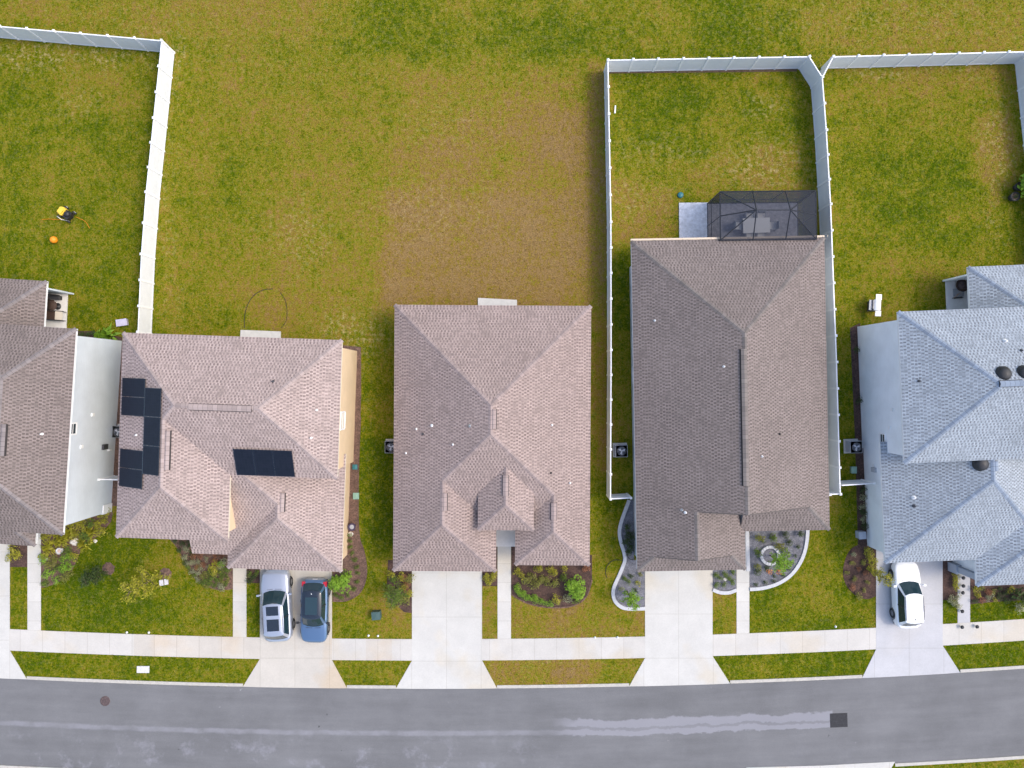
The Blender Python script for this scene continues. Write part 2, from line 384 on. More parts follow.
# road, kerbs, sidewalk
mb = MB(); prev = None
for x in XS:
    a = G(x, yNx(x)); b = G(x, yNx(x) + ROADW)
    if prev:
        A, B = prev
        mb.poly([(*B, .004), (*b, .004), (*a, .004), (*A, .004)], [(B[0], ROADW / 14.7), (b[0], ROADW / 14.7), (a[0], 0), (A[0], 0)])
    prev = (a, b)
structure(mb.build('road', 'asphalt'))
def rng(a, b, step=8): return [a + (b - a) * i / max(1, int((b - a) / step)) for i in range(max(1, int((b - a) / step)) + 1)]
kerb_gaps = [(-78, 27), (243, 347), (396, 497), (629, 730), (862, 960)]
segs = []; x0 = -1400
for a, b in kerb_gaps: segs.append((x0, a)); x0 = b
segs.append((x0, 2440))
kb = MB()
for a, b in segs: kb.ribbon([G(x, yNx(x) - 1.6) for x in rng(a, b, 16)], .21, -.05, .045)
for a, b in ((-1400, 746), (895, 2440)): kb.ribbon([G(x, yNx(x) + ROADW + 1.6) for x in rng(a, b, 16)], .21, -.05, .045)
structure(kb.build('kerb', 'kerb_concrete'))
for a_, b_, m_ in ((-600, 134, 'sidewalk_concrete'), (134, 262, 'worn_concrete'), (262, 366, 'sidewalk_concrete'), (366, 392, 'worn_concrete'), (392, 1650, 'sidewalk_concrete')):
    strip('sidewalk', m_, -WALKN, -WALKS, -.05, .020, rng(a_, b_, 16))
EXCL.append([G(x, yNx(x)) for x in rng(-300, 1300, 40)] + [G(x, yNx(x) + ROADW) for x in rng(-300, 1300, 40)[::-1]])
EXCL.append([G(x, yNx(x) - WALKN) for x in rng(-300, 1300, 40)] + [G(x, yNx(x) - WALKS) for x in rng(-300, 1300, 40)[::-1]])
def slab(name, pts, mat, z=.026, z0=-.05, excl=True, origin=None, ang=0, sx=1):
    P = GP(pts) if not isinstance(pts[0][0], float) or True else pts
    ox, oy = G(*origin) if origin else P[0]
    ca, sa = math.cos(ang), math.sin(ang)
    uvf = lambda v: ((v[0] - ox) * ca + (v[1] - oy) * sa, -(v[0] - ox) * sa + (v[1] - oy) * ca)
    mb = MB(); mb.prism(P, z0, z, uvf=uvf)
    if excl: EXCL.append(P)
    return structure(mb.build(name, mat))
def drive(l, r, top, al, ar, mat, origin):
    pts = [(l, top), (r, top), (r, yN(r) - WALKS), (ar, yN(ar))] + [(x, yN(x) + .2) for x in rng(al, ar, 16)[::-1][1:-1]] + [(al, yN(al)), (l, yN(l) - WALKS)]
    return slab('driveway', pts, mat, origin=origin)
drive(-62, 10, 528, -78, 27, 'driveway_concrete', (10, 640))
drive(260, 332, 545, 243, 347, 'stained_concrete', (295, 658))
drive(412, 482, 550, 396, 497, 'driveway_concrete', (446.5, 661))
drive(645, 712.5, 550, 629, 730, 'driveway_concrete', (678.5, 658))
drive(876, 942.5, 545, 862, 960, 'cool_concrete', (909, 648))
slab('driveway', [(746, 767.5), (820, 765.5), (895, 761.5), (878, 790), (878, 960), (770, 960), (770, 790)], 'driveway_concrete', origin=(820, 790))
for l, r, top in ((27.5, 41, 525), (233, 246.5, 545), (497.5, 511, 505), (736.5, 749.3, 533), (957.5, 970, 556)):
    slab('walkway', [(l, top), (r, top), (r, yN(r) - WALKN + .5), (l, yN(l) - WALKN + .5)], 'walkway_concrete' if l < 900 else 'cool_concrete', z=.016, origin=(l, 640))
def crom(pts, n=6):
    out = []
    P = [pts[0]] + list(pts) + [pts[-1]]
    for i in range(1, len(P) - 2):
        for k in range(n):
            t = k / n; q = []
            for d in (0, 1):
                a, b, c, e = P[i - 1][d], P[i][d], P[i + 1][d], P[i + 2][d]
                q.append(.5 * (2 * b + (c - a) * t + (2 * a - 5 * b + 4 * c - e) * t * t + (3 * b - a - 3 * c + e) * t ** 3))
            out.append(tuple(q))
    return out + [pts[-1]]
BEDS = {}
def bed(key, name, pts, mat, z=.012):
    BEDS[key] = GP(pts); EXCL.append(GP(pts))
    mb = MB(); mb.prism(GP(pts), -.05, z)
    return structure(mb.build(name, mat))
bed('fern', 'planting_bed', [(76, 331), (90, 331), (122, 337), (123, 346), (78, 343)], 'mulch')
bed('side_gap', 'planting_bed', [(121, 346), (128, 346), (119, 506), (108, 506)], 'dry_mulch', .014)
bed('west_front', 'planting_bed', [(41.2, 524), (62, 524), (110, 508), (113, 513), (111, 522)] + crom([(100, 535), (84, 546), (77, 560), (70, 573), (57, 583), (41.2, 588)]), 'dry_mulch')
bed('west_strip', 'planting_bed', [(10.2, 540), (27.3, 540), (27.3, 567), (10.2, 567)], 'mulch')
curveA = crom([(168, 536), (176, 545), (183, 556), (190, 570), (200, 581), (213, 588), (226, 589), (232.8, 588)])
bed('solar_front', 'planting_bed', curveA + [(232.8, 530)], 'dry_mulch')
bed('solar_strip', 'planting_bed', [(246.7, 555), (259.8, 555), (259.8, 583), (246.7, 583)], 'mulch')
curveB = crom([(361, 347), (361, 400), (359, 450), (358, 500), (359, 535), (364, 552), (366.5, 573), (361, 591), (348, 600), (332.5, 601)])
bed('solar_side', 'planting_bed', [(340, 345)] + curveB + [(332.5, 550), (344, 540), (344, 480)], 'dry_mulch')
bed('tan_left', 'planting_bed', [(388, 560), (411.8, 560), (411.8, 613), (404, 612), (393, 602), (387, 585)], 'mulch')
bed('tan_strip', 'planting_bed', [(482.2, 560), (497.3, 545), (497.3, 586), (482.2, 586)], 'mulch')
curveC = crom([(592, 580), (586, 597), (572, 606), (550, 607.5), (530, 604), (517, 598), (511.2, 594)])
bed('tan_right', 'planting_bed', [(511.2, 535), (530, 555), (592, 555)] + curveC, 'mulch')
curb1 = crom([(629, 500), (624.5, 512), (620.5, 524), (619.3, 533), (621, 543), (624, 553), (624.5, 561), (620, 573), (615, 584), (613, 592), (614.5, 600), (620, 606), (628, 608.5), (644.8, 608.3)])
bed('brown_left', 'gravel_bed', curb1 + [(644.8, 560), (634, 560), (634, 500)], 'gravel')
curb2 = crom([(712.7, 589.5), (720, 592.3), (729, 592.3), (736.3, 589.7)])
bed('brown_strip', 'gravel_bed', [(736.3, 560), (712.7, 560)] + curb2, 'gravel')
curb3 = crom([(807.5, 526), (806.5, 540), (803.5, 554), (797, 567), (788, 577), (776, 584), (762, 588), (749.5, 589)])
bed('brown_right', 'gravel_bed', [(749.5, 526)] + curb3, 'gravel')
for c_ in (curb1, curb2, curb3):
    mb = MB(); mb.ribbon(GP(c_), .23, -.05, .10); structure(mb.build('kerb', 'white_curbing'))
    EXCL.append([(x, y) for x, y in GP(c_)] + [(x + .01, y + .01) for x, y in GP(c_)[::-1]])
mb = MB(); mb.ribbon(GP([(747, 531), (748.2, 571)]), .24, -.05, .06); structure(mb.build('kerb', 'white_curbing'))
bed('grey_oval', 'planting_bed', crom([(858, 545), (851, 549), (845, 560), (843, 575), (848, 588), (858, 597), (868, 599), (875.8, 596)]) + [(875.8, 548)], 'mulch', .016)
bed('grey_wall', 'planting_bed', [(850, 328), (860, 323), (866, 400), (870, 470), (874, 547), (858, 547), (855, 440)], 'mulch')
bed('grey_strip', 'planting_bed', [(942.8, 545), (957.3, 545), (957.3, 600), (942.8, 600)], 'mulch')
bed('grey_right', 'planting_bed', [(970.2, 558), (1080, 550), (1080, 598), (1005, 601), (970.2, 604)], 'mulch')
for c_, w_ in ((curveA, .10), (curveB[8:], .09), (curveC, .09)):
    mb = MB(); mb.ribbon(GP(c_), w_, -.03, .035); structure(mb.build('bed_edging', 'dry_mulch'))
bed('fence_shade', 'planting_bed', [(609, 70.5), (797, 68.5), (797, 71.5), (609, 73.5)], 'soil')  # shade and gap at the fence foot painted as a brown strip, nothing planted
# patios and slabs
slab('patio', [(478, 298), (517, 300), (517, 330), (478, 330)], 'slab_concrete', z=.09)
slab('patio', [(241, 330), (281, 331.5), (281, 352), (240, 352)], 'slab_concrete', z=.09)
slab('patio', [(20, 289.5), (68.3, 292.8), (66.3, 335), (18, 335)], 'white_slab', z=.09)
slab('patio', [(945, 279.5), (1020, 276.5), (1022, 330), (947, 330)], 'white_slab', z=.09)
slab('patio', [(496.3, 500), (516, 500), (515.5, 546.5), (496.3, 546.5)], 'white_slab', z=.022)
def pavers(pts, mat):
    return slab('patio', pts, mat, z=.08)
pavers([(678.8, 203), (707.3, 202.8), (708, 262), (679.3, 262)], 'paver_blue')
pavers([(707.4, 203.4), (797.5, 202.4), (798.5, 262), (708.1, 262)], 'paver_grey')

# ---------------------------------------------------------------- roofs: union of hips, cut to the upper surface
def clip(poly, h):
    a, b, c = h; out = []
    for i in range(len(poly)):
        p, q = poly[i], poly[(i + 1) % len(poly)]
        dp, dq = a * p[0] + b * p[1] + c, a * q[0] + b * q[1] + c
        if dp >= 0: out.append(p)
        if (dp >= 0) != (dq >= 0):
            t = dp / (dp - dq); out.append((p[0] + (q[0] - p[0]) * t, p[1] + (q[1] - p[1]) * t))
    return out
def area(p): return abs(sum(p[i][0] * p[(i + 1) % len(p)][1] - p[(i + 1) % len(p)][0] * p[i][1] for i in range(len(p)))) / 2 if len(p) > 2 else 0
def subtract(polys, hs):
    res = []
    for p in polys:
        rem = p
        for h in hs:
            o = clip(rem, (-h[0], -h[1], -h[2]))
            if area(o) > 1e-4: res.append(o)
            rem = clip(rem, h)
            if area(rem) < 1e-4: break
    return res
def seg_clip(iv, P, Q, hs, keep_inside):
    t0, t1 = iv
    for h in hs:
        d0 = h[0] * P[0] + h[1] * P[1] + h[2]; d1 = h[0] * Q[0] + h[1] * Q[1] + h[2]
        if d0 < 0 and d1 < 0: return None
        if d0 < 0 or d1 < 0:
            t = d0 / (d0 - d1)
            if d0 < 0: t0 = max(t0, t)
            else: t1 = min(t1, t)
            if t0 >= t1: return None
    return (t0, t1)
def seg_sub(ivs, P, Q, hs):
    cut = seg_clip((0, 1), P, Q, hs, True)
    if cut is None: return ivs
    out = []
    for a, b in ivs:
        if cut[0] > a: out.append((a, min(b, cut[0])))
        if cut[1] < b: out.append((max(a, cut[1]), b))
    return [(a, b) for a, b in out if b - a > 1e-3]
class Block:
    def __init__(s, x0, x1, y0, y1, z, on='LRFB', pitch=.5, level=0, gables='', eaves=None):
        s.x0, s.x1, s.y0, s.y1, s.z, s.on, s.p, s.level, s.gables = x0, x1, y0, y1, z, on, pitch, level, gables
        s.eaves = on if eaves is None else eaves
        p = pitch
        s.pl = {}
        if 'L' in on: s.pl['L'] = (p, 0, z - p * x0)
        if 'R' in on: s.pl['R'] = (-p, 0, z + p * x1)
        if 'F' in on: s.pl['F'] = (0, p, z - p * y0)
        if 'B' in on: s.pl['B'] = (0, -p, z + p * y1)
        s.rect = [(x0, y0), (x1, y0), (x1, y1), (x0, y1)]
        s.hs = [(1, 0, -x0), (-1, 0, x1), (0, 1, -y0), (0, -1, y1)]
    def h(s, x, y):
        if not (s.x0 - 1e-6 <= x <= s.x1 + 1e-6 and s.y0 - 1e-6 <= y <= s.y1 + 1e-6): return None
        return min(a * x + b * y + c for a, b, c in s.pl.values())
def above(j, plane, eps):
    return j.hs + [(m[0] - plane[0], m[1] - plane[1], m[2] - plane[2] + eps) for m in j.pl.values()]
class House:
    def __init__(s, name, label, centre, ang):
        s.ang = ang; s.o = G(*centre); s.root = thing(name, label, 'house', (*s.o, 0), ang); s.blocks = []
    def L(s, px, py, z=0.0):                                   # plan point -> house frame
        x, y = G(px, py, z); dx, dy = x - s.o[0], y - s.o[1]; c, q = math.cos(-s.ang), math.sin(-s.ang)
        return (dx * c - dy * q, dx * q + dy * c)
    def W(s, x, y):
        c, q = math.cos(s.ang), math.sin(s.ang); return (s.o[0] + x * c - y * q, s.o[1] + x * q + y * c)
    def lx(s, px, py, z): return s.L(px, py, z)[0]
    def ly(s, px, py, z): return s.L(px, py, z)[1]
    def add(s, *a, **k): b = Block(*a, **k); s.blocks.append(b); return b
    def height(s, x, y):
        hs = [b.h(x, y) for b in s.blocks]; hs = [h for h in hs if h is not None]
        return max(hs) if hs else 3.0
    def on_roof(s, px, py):
        z = 4.0
        for _ in range(12): x, y = s.L(px, py, z); z = s.height(x, y)
        return x, y, z
    def roof(s, mat, cap, trim='white_trim', wall='siding_cream', vents=(), pipes=()):
        rf, fa, gb = MB(), MB(), MB(); caps = []; rakes = []
        B = s.blocks
        for i, bk in enumerate(B):
            others = [(j, o) for j, o in enumerate(B) if o is not bk and o.level == bk.level]
            for key, pl in bk.pl.items():
                poly = list(bk.rect)
                for k2, p2 in bk.pl.items():
                    if k2 != key: poly = clip(poly, (p2[0] - pl[0], p2[1] - pl[1], p2[2] - pl[2] + 1e-9))
                if area(poly) < 1e-3: continue
                polys = [poly]
                for j, o in others: polys = subtract(polys, above(o, pl, 1e-4 if j < i else -1e-4))
                sec = math.sqrt(1 + bk.p ** 2)
                for q in polys:
                    if key in 'LR': uv = [(y, (x - bk.x0 if key == 'L' else bk.x1 - x) * sec) for x, y in q]
                    else: uv = [(x, (y - bk.y0 if key == 'F' else bk.y1 - y) * sec) for x, y in q]
                    a2 = sum(q[n][0] * q[(n + 1) % len(q)][1] - q[(n + 1) % len(q)][0] * q[n][1] for n in range(len(q)))
                    if a2 < 0: q = q[::-1]; uv = uv[::-1]
                    rf.poly([(x, y, pl[0] * x + pl[1] * y + pl[2]) for x, y in q], uv)
            # eave boards
            e = {'L': ((bk.x0, bk.y1), (bk.x0, bk.y0)), 'R': ((bk.x1, bk.y0), (bk.x1, bk.y1)), 'F': ((bk.x0, bk.y0), (bk.x1, bk.y0)), 'B': ((bk.x1, bk.y1), (bk.x0, bk.y1))}
            for key in bk.eaves:
                P, Q = e[key]; iv = [(0, 1)]
                for j, o in others: iv = seg_sub(iv, P, Q, above(o, (0, 0, bk.z), 1e-3 if j < i else -1e-3))
                nx, ny = {'L': (-1, 0), 'R': (1, 0), 'F': (0, -1), 'B': (0, 1)}[key]
                for a, b in iv:
                    p = (P[0] + (Q[0] - P[0]) * a, P[1] + (Q[1] - P[1]) * a); q = (P[0] + (Q[0] - P[0]) * b, P[1] + (Q[1] - P[1]) * b)
                    t = .025
                    X0, X1 = sorted((p[0], q[0])); Y0, Y1 = sorted((p[1], q[1]))
                    if nx: X0, X1 = (X0 + .01, X0 + .01 + t) if nx < 0 else (X1 - .01 - t, X1 - .01)
                    else: Y0, Y1 = (Y0 + .01, Y0 + .01 + t) if ny < 0 else (Y1 - .01 - t, Y1 - .01)
                    fa.box(X0, X1, Y0, Y1, bk.z - .19, bk.z - .004)
            zs = bk.z - .17 - .004 * i
            fa.poly([(x, y, zs) for x, y in bk.rect[::-1]])
            # gable ends
            for key in bk.gables:
                xm = (bk.x0 + bk.x1) / 2
                y = bk.y0 + .12 if key == 'F' else bk.y1 - .12
                hl = lambda x: min(bk.pl[k][0] * x + bk.pl[k][2] for k in 'LR')
                gb.poly([(bk.x0 + .05, y, bk.z - .1), (bk.x1 - .05, y, bk.z - .1), (xm, y, hl(xm) - .03)])
                yo = bk.y0 if key == 'F' else bk.y1
                dy = -.02 if key == 'F' else .02
                NSEG = 48; rk = [MB(), MB()]; rakes += rk; cuts = [bk.x0 + (bk.x1 - bk.x0) * q / NSEG for q in range(NSEG + 1)]
                for xa, xb in zip(cuts[:-1], cuts[1:]):
                    xc = (xa + xb) / 2
                    oh = [o.h(xc, yo - .05 if key == 'F' else yo + .05) for j, o in others]
                    if any(h is not None and h > hl(xc) - .02 for h in oh): continue
                    rk[0 if xc < xm else 1].poly([(xa, yo + dy, hl(xa) - .005), (xb, yo + dy, hl(xb) - .005), (xb, yo + dy, hl(xb) - .17), (xa, yo + dy, hl(xa) - .17)])
                    rk[0 if xc < xm else 1].poly([(xa, yo + dy, hl(xa) + .004), (xb, yo + dy, hl(xb) + .004), (xb, yo - dy * 2, hl(xb) + .004), (xa, yo - dy * 2, hl(xa) + .004)])
            # ridge and hip caps
            keys = list(bk.pl)
            for a in range(len(keys)):
                for b in range(a + 1, len(keys)):
                    p1, p2 = bk.pl[keys[a]], bk.pl[keys[b]]
                    dA, dB, dC = p1[0] - p2[0], p1[1] - p2[1], p1[2] - p2[2]
                    n2 = dA * dA + dB * dB
                    if n2 < 1e-9: continue
                    c0 = (-dA * dC / n2, -dB * dC / n2); d = (-dB / math.sqrt(n2), dA / math.sqrt(n2))
                    P = (c0[0] - 60 * d[0], c0[1] - 60 * d[1]); Q = (c0[0] + 60 * d[0], c0[1] + 60 * d[1])
                    hs = bk.hs + [(o[0] - p1[0], o[1] - p1[1], o[2] - p1[2] + 1e-6) for k3, o in bk.pl.items() if k3 not in (keys[a], keys[b])]
                    iv = seg_clip((0, 1), P, Q, hs, True)
                    if not iv: continue
                    ivs = [iv]
                    zp = p1
                    for j, o in others: ivs = seg_sub(ivs, P, Q, above(o, zp, 2e-3))
                    for t0, t1 in ivs:
                        u = Vector((P[0] + (Q[0] - P[0]) * t0, P[1] + (Q[1] - P[1]) * t0)); w = Vector((P[0] + (Q[0] - P[0]) * t1, P[1] + (Q[1] - P[1]) * t1))
                        ln = (w - u).length
                        if ln < .25: continue
                        dd = (w - u) / ln; nn = Vector((-dd.y, dd.x)); hw = .135
                        zc = lambda v: zp[0] * v.x + zp[1] * v.y + zp[2]
                        for sgn in (1, -1):
                            pl = p1 if (p1[0] * nn.x + p1[1] * nn.y) * sgn < (p2[0] * nn.x + p2[1] * nn.y) * sgn else p2
                            ze = lambda v: pl[0] * v.x + pl[1] * v.y + pl[2]
                            a_, b_ = u + nn * hw * sgn, w + nn * hw * sgn
                            quad = [(u.x, u.y, zc(u) + .022), (w.x, w.y, zc(w) + .022), (b_.x, b_.y, ze(b_) + .012), (a_.x, a_.y, ze(a_) + .012)]
                            uv = [(0, 1), (ln, 1), (ln, 2), (0, 2)]
                            if sgn > 0: quad = quad[::-1]; uv = uv[::-1]
                            quad = quad[::-1]; uv = uv[::-1]
                            if sgn == 1: cp = MB(); caps.append(cp)
                            cp.poly(quad, uv)
        s.roof_obj = rf.build('roof', mat, s.root)
        for cp in caps: cp.build('ridge_cap', cap, s.roof_obj)
        fa.build('fascia', trim, s.root)
        if gb.f: gb.build('gable_wall', wall, s.root); [k.build('rake_board', cap, s.root) for k in rakes if k.f]
        for (xa, ya, xb, yb) in vents:
            A = Vector(s.on_roof(xa, ya)); Bv = Vector(s.on_roof(xb, yb))
            d = (Bv - A); d.z = 0; horiz = abs(d.x) > abs(d.y)
            zt = max(A.z, Bv.z) + .02
            mid = (A + Bv) / 2; ln = d.length / 2
            v = MB()
            M = Matrix.Translation((mid.x, mid.y, 0)) @ Matrix.Rotation(math.pi / 2 if not horiz else 0, 4, 'Z')
            hw, drop = .17, .07
            q = lambda x, y, z: tuple(M @ Vector((x, y, z)))
            for sg in (1, -1):
                top = [q(-ln, 0, zt + .075), q(ln, 0, zt + .075), q(ln, sg * hw, zt - drop + .075), q(-ln, sg * hw, zt - drop + .075)]
                v.poly(top if sg < 0 else top[::-1], [(0, 1), (2 * ln, 1), (2 * ln, 2), (0, 2)] if sg < 0 else [(0, 2), (2 * ln, 2), (2 * ln, 1), (0, 1)], 0)
                lo = sg * (hw + .05)
                v.poly([q(-ln, sg * hw, zt - drop + .074), q(ln, sg * hw, zt - drop + .074), q(ln, lo, zt - drop - .10), q(-ln, lo, zt - drop - .10)], m=1)
            for ex in (-ln, ln):
                v.poly([q(ex, 0, zt + .07), q(ex, hw, zt - drop + .07), q(ex, hw, zt - .25), q(ex, -hw, zt - .25), q(ex, -hw, zt - drop + .07)], m=1)
            v.build('ridge_vent', [cap, 'dark_slot'], s.roof_obj)
        for pp in pipes:
            px, py = pp[:2]; x, y, z = s.on_roof(px, py)
            v = MB(); r = .036 if len(pp) < 3 else pp[2]
            v.lathe([(r * 2.4, -.06), (r * 1.8, .035), (r, .05), (r, .17), (0, .175)], 10)
            o = v.build('vent_pipe', 'pipe_white' if len(pp) < 4 else pp[3], s.roof_obj); o.location = (x, y, z)
    def walls(s, mat, rects):
        w = MB()
        for n, (x0, x1, y0, y1, z0, z1) in enumerate(rects):
            e = .003 * n
            w.box(x0 + e, x1 - e, y0 + e, y1 - e, z0, z1)
        for (x0, x1, y0, y1, z0, z1) in rects:
            if z0 < .1: EXCL.append([s.W(x0, y0), s.W(x1, y0), s.W(x1, y1), s.W(x0, y1)])
        s.wall = w.build('wall', mat, s.root)
    def opening(s, kind, side, at, along, z0, w, h, trim='white_trim', pane='window_glass', label=None):
        """window / door / garage door on the wall plane: side L,R,F,B; at = plane, along = centre along it"""
        rot = {'F': 0, 'R': math.pi / 2, 'B': math.pi, 'L': -math.pi / 2}[side]
        loc = (along, at) if side in 'FB' else (at, along)
        M = Matrix.Translation((loc[0], loc[1], 0)) @ Matrix.Rotation(rot, 4, 'Z')
        p = MB(); f = MB(); t = .09
        f.box(-w / 2 - t, -w / 2, -.05, .02, z0 - t, z0 + h + t, M=M); f.box(w / 2, w / 2 + t, -.05, .02, z0 - t, z0 + h + t, M=M)
        f.box(-w / 2, w / 2, -.049, .02, z0 + h, z0 + h + t, M=M)
        if kind == 'window':
            f.box(-w / 2, w / 2, -.07, .02, z0 - t, z0, M=M); f.box(-w / 2, w / 2, -.035, .01, z0 + h / 2 - .025, z0 + h / 2 + .025, M=M)
            p.box(-w / 2, w / 2, -.02, .01, z0, z0 + h, M=M)
        elif kind == 'garage_door':
            n = 4
            for k in range(n):
                p.box(-w / 2, w / 2, -.03, .01, z0 + h * k / n + .012, z0 + h * (k + 1) / n - .012, M=M)
                for c in range(6):
                    cx = -w / 2 + w * (c + .5) / 6
                    p.box(cx - w / 15, cx + w / 15, -.042, -.028, z0 + h * (k + .2) / n, z0 + h * (k + .8) / n, M=M)
        else:
            p.box(-w / 2, w / 2, -.03, .01, z0, z0 + h, M=M)
            for zz in (.12, .55): p.box(-w / 2 + .12, w / 2 - .12, -.045, -.028, z0 + h * zz, z0 + h * (zz + .35), M=M)
        o = p.build(kind, pane, s.root); f.build(kind + '_frame', trim, o)
        if kind == 'front_door':
            k = MB(); k.box(w / 2 - .14, w / 2 - .09, -.09, -.03, z0 + .95, z0 + 1.12, M=M); k.build('handle', 'steel', o)
        return o

# ---- house 2 (centre, tan hip roof)
EZ = 2.9
h2 = House('hip_roof_house', 'single-storey house with tan shingle hip roof and raised entry roof, no solar panels or fence', (493, 438), R(-.35))
x0, x1 = h2.lx(393.8, 438, EZ), h2.lx(590.4, 436, EZ); yb = h2.ly(493, 305.3, EZ)
yf = h2.ly(493, 529, EZ)
h2.add(x0, x1, yf, yb, EZ)
yl = h2.ly(444, 571.3, EZ); xl = h2.lx(496, 560, EZ)
h2.add(x0, xl, yl, h2.ly(444, 470, EZ), EZ, on='LRF')
xr = h2.lx(515, 555, EZ); yr = h2.ly(552, 565.3, EZ)
h2.add(xr, x1, yr, h2.ly(552, 485, EZ), EZ, on='LRF')
PZ = 4.15
h2.add(h2.lx(478, 510, PZ), h2.lx(533.7, 510, PZ), h2.ly(506, 530.3, PZ), h2.ly(506, 440, PZ), PZ, on='LRF', level=0)
px0, px1, py0 = h2.lx(478, 510, PZ), h2.lx(533.7, 510, PZ), h2.ly(506, 530.3, PZ)
h2.walls('siding_cream', [(x0 + .42, x1 - .42, yf + .5, yb - .45, 0, EZ - .1), (x0 + .42, xl - .38, yl + .42, yf + 1, 0, EZ - .1), (xr + .38, x1 - .42, yr + .42, yf + 1, 0, EZ - .1),
                          (px0 + .35, px1 - .35, py0 + .35, yf + 3, EZ - .3, PZ - .1)])
h2.roof('shingle_tan', 'cap_tan', trim='cap_tan', wall='siding_cream',
        vents=[(493.3, 409, 493.3, 429), (444.3, 493, 444.2, 511), (505.6, 475, 505.6, 496), (553.8, 503, 553.8, 520)],
        pipes=[(416.5, 429), (406, 453), (432, 425.5, .05), (470, 425.8, .06, 'steel'), (453, 444.5), (423, 434, .04, 'dark_grey_metal'), (552, 425), (570, 483), (551, 473, .035, 'dark_slot')])
ym = (yl + .42); h2.opening('garage_door', 'F', ym, (x0 + xl) / 2, .05, 4.7, 2.2, pane='white_paint')
h2.opening('window', 'F', yr + .42, (xr + x1) / 2, .7, 1.7, 1.5)
h2.opening('front_door', 'F', yf + .5, (xl + xr) / 2, .05, .95, 2.1, pane='door_brown')
h2.opening('window', 'L', x0 + .42, (yf + yb) / 2 + 1, .8, 1.2, 1.3); h2.opening('window', 'R', x1 - .42, (yf + yb) / 2 + 2, .8, 1.2, 1.3)
h2.opening('window', 'B', yb - .45, (x0 + x1) / 2 - 3, .8, 1.6, 1.3); h2.opening('window', 'B', yb - .45, (x0 + x1) / 2 + .3, .1, 2.2, 2.0)

# ---- house 3 (dark brown roof, gables with skirts)
h3 = House('brown_roof_house', 'single-storey house with dark brown shingle roof, white fence and screened enclosure behind it', (730, 390), R(1.05))
x0, x1 = h3.lx(633.8, 390, EZ), h3.lx(827.2, 390, EZ); yb = h3.ly(727.5, 239.3, EZ)
xm = h3.lx(745.3, 550, EZ); yg = h3.ly(788, 505.5, EZ); ys = h3.ly(788, 530.6, EZ); yg2 = h3.ly(690, 554.5, EZ); ys2 = h3.ly(690, 570.6, EZ)
h3.add(x0, x1, yg, yb, EZ, on='LRB', gables='F')
h3.add(x0, xm, yg2, h3.ly(690, 500, EZ), EZ, on='LR', gables='F')
h3.add(xm - .3, x1, ys, yg + .02, EZ, on='RF', eaves='RF')
h3.add(x0, xm, ys2, yg2 + .02, EZ, on='LRF')
h3.walls('siding_white_blue', [(x0 + .33, x1 - .33, ys + .4, yb - 1.25, 0, EZ - .1), (x0 + .33, xm - .33, ys2 + .4, yg, 0, EZ - .1), (x0 + 3.3, x1 - .33, ys + 3, yb - .4, 0, EZ - .1)])
h3.roof('shingle_brown', 'cap_brown', wall='siding_white_blue',
        vents=[(744.3, 349, 745.2, 486)],
        pipes=[(655, 320.5), (724, 366.5), (762, 456.5), (685.5, 512.5, .045), (682, 510, .05, 'steel'), (779.5, 434, .04, 'dark_slot')])
mb = MB(); mb.box(x0 - .02, x1 + .02, yb + .027, yb + .15, EZ - .14, EZ - .02); mb.box(x0, x1, yb + .05, yb + .13, EZ - .02, EZ - .015)
for k in range(14): mb.box(x0 + .5 + k * .93, x0 + .53 + k * .93, yb + .027, yb + .16, EZ - .018, EZ - .004)
mb.build('gutter', 'cream_trim', h3.root)
h3.opening('garage_door', 'F', ys2 + .4, h3.lx(678.5, 570, 0), .05, 4.6, 2.2, pane='white_paint')
h3.opening('front_door', 'F', ys + .4, xm + .6, .05, .95, 2.1, pane='door_brown'); h3.opening('window', 'F', ys + .4, (xm + x1) / 2 + .5, .7, 1.8, 1.5)
h3.opening('window', 'L', x0 + .33, (yg + yb) / 2, .8, 1.0, 1.2); h3.opening('window', 'R', x1 - .33, (yg + yb) / 2 + 3, .8, 1.0, 1.2)
h3.opening('window', 'B', yb - .4, (x0 + x1) / 2 + 2.5, .1, 2.4, 2.0)

# ---- house 1 (solar panels, two storeys with low garage)
UZ = 5.7
h1 = House('solar_roof_house', 'house with pinkish shingle roof, black solar panels and peach side wall', (232, 410), R(-1.95))
x0, x1 = h1.lx(119.4, 432, UZ), h1.lx(339.8, 410, UZ); yb = h1.ly(232, 336.3, UZ); yf = h1.ly(290, 477.3, UZ)
xw = h1.lx(229, 510, UZ); yw = h1.ly(172, 539.3, UZ)
h1.add(x0, x1, yf, yb, UZ)
h1.add(x0, xw, yw, h1.ly(172, 405, UZ), UZ, on='LRF')
gx0, gx1, gy0, gyb = h1.lx(227.6, 562, EZ), h1.lx(343.3, 525, EZ), h1.ly(285, 570, EZ), h1.ly(285, 452, EZ)
h1.add(gx0, gx1, gy0, gyb, EZ, on='LRF', level=1)
qx0, qy0 = h1.lx(192.4, 547, EZ), h1.ly(210, 554, EZ)
h1.add(qx0, gx1, qy0, gyb, EZ, on='FR', level=1, eaves='F')
h1.walls('siding_peach', [(x0 + .42, x1 - .28, yf + .42, yb - .42, 0, UZ - .1), (x0 + .42, xw - .22, yw + .42, yf + 1, 0, UZ - .1),
                          (gx0 + 1.0, gx1 - .30, gy0 + .42, yf + 1, 0, EZ - .1)])
h1.roof('shingle_pink_tan', 'cap_pink_tan', trim='siding_cream', wall='siding_peach',
        vents=[(188.7, 407, 251.6, 408.5), (167.3, 430.5, 166.2, 470), (282, 493, 281.5, 512)],
        pipes=[(136.5, 435), (316.7, 410), (311, 438), (273, 381.5, .04, 'dark_grey_metal')])
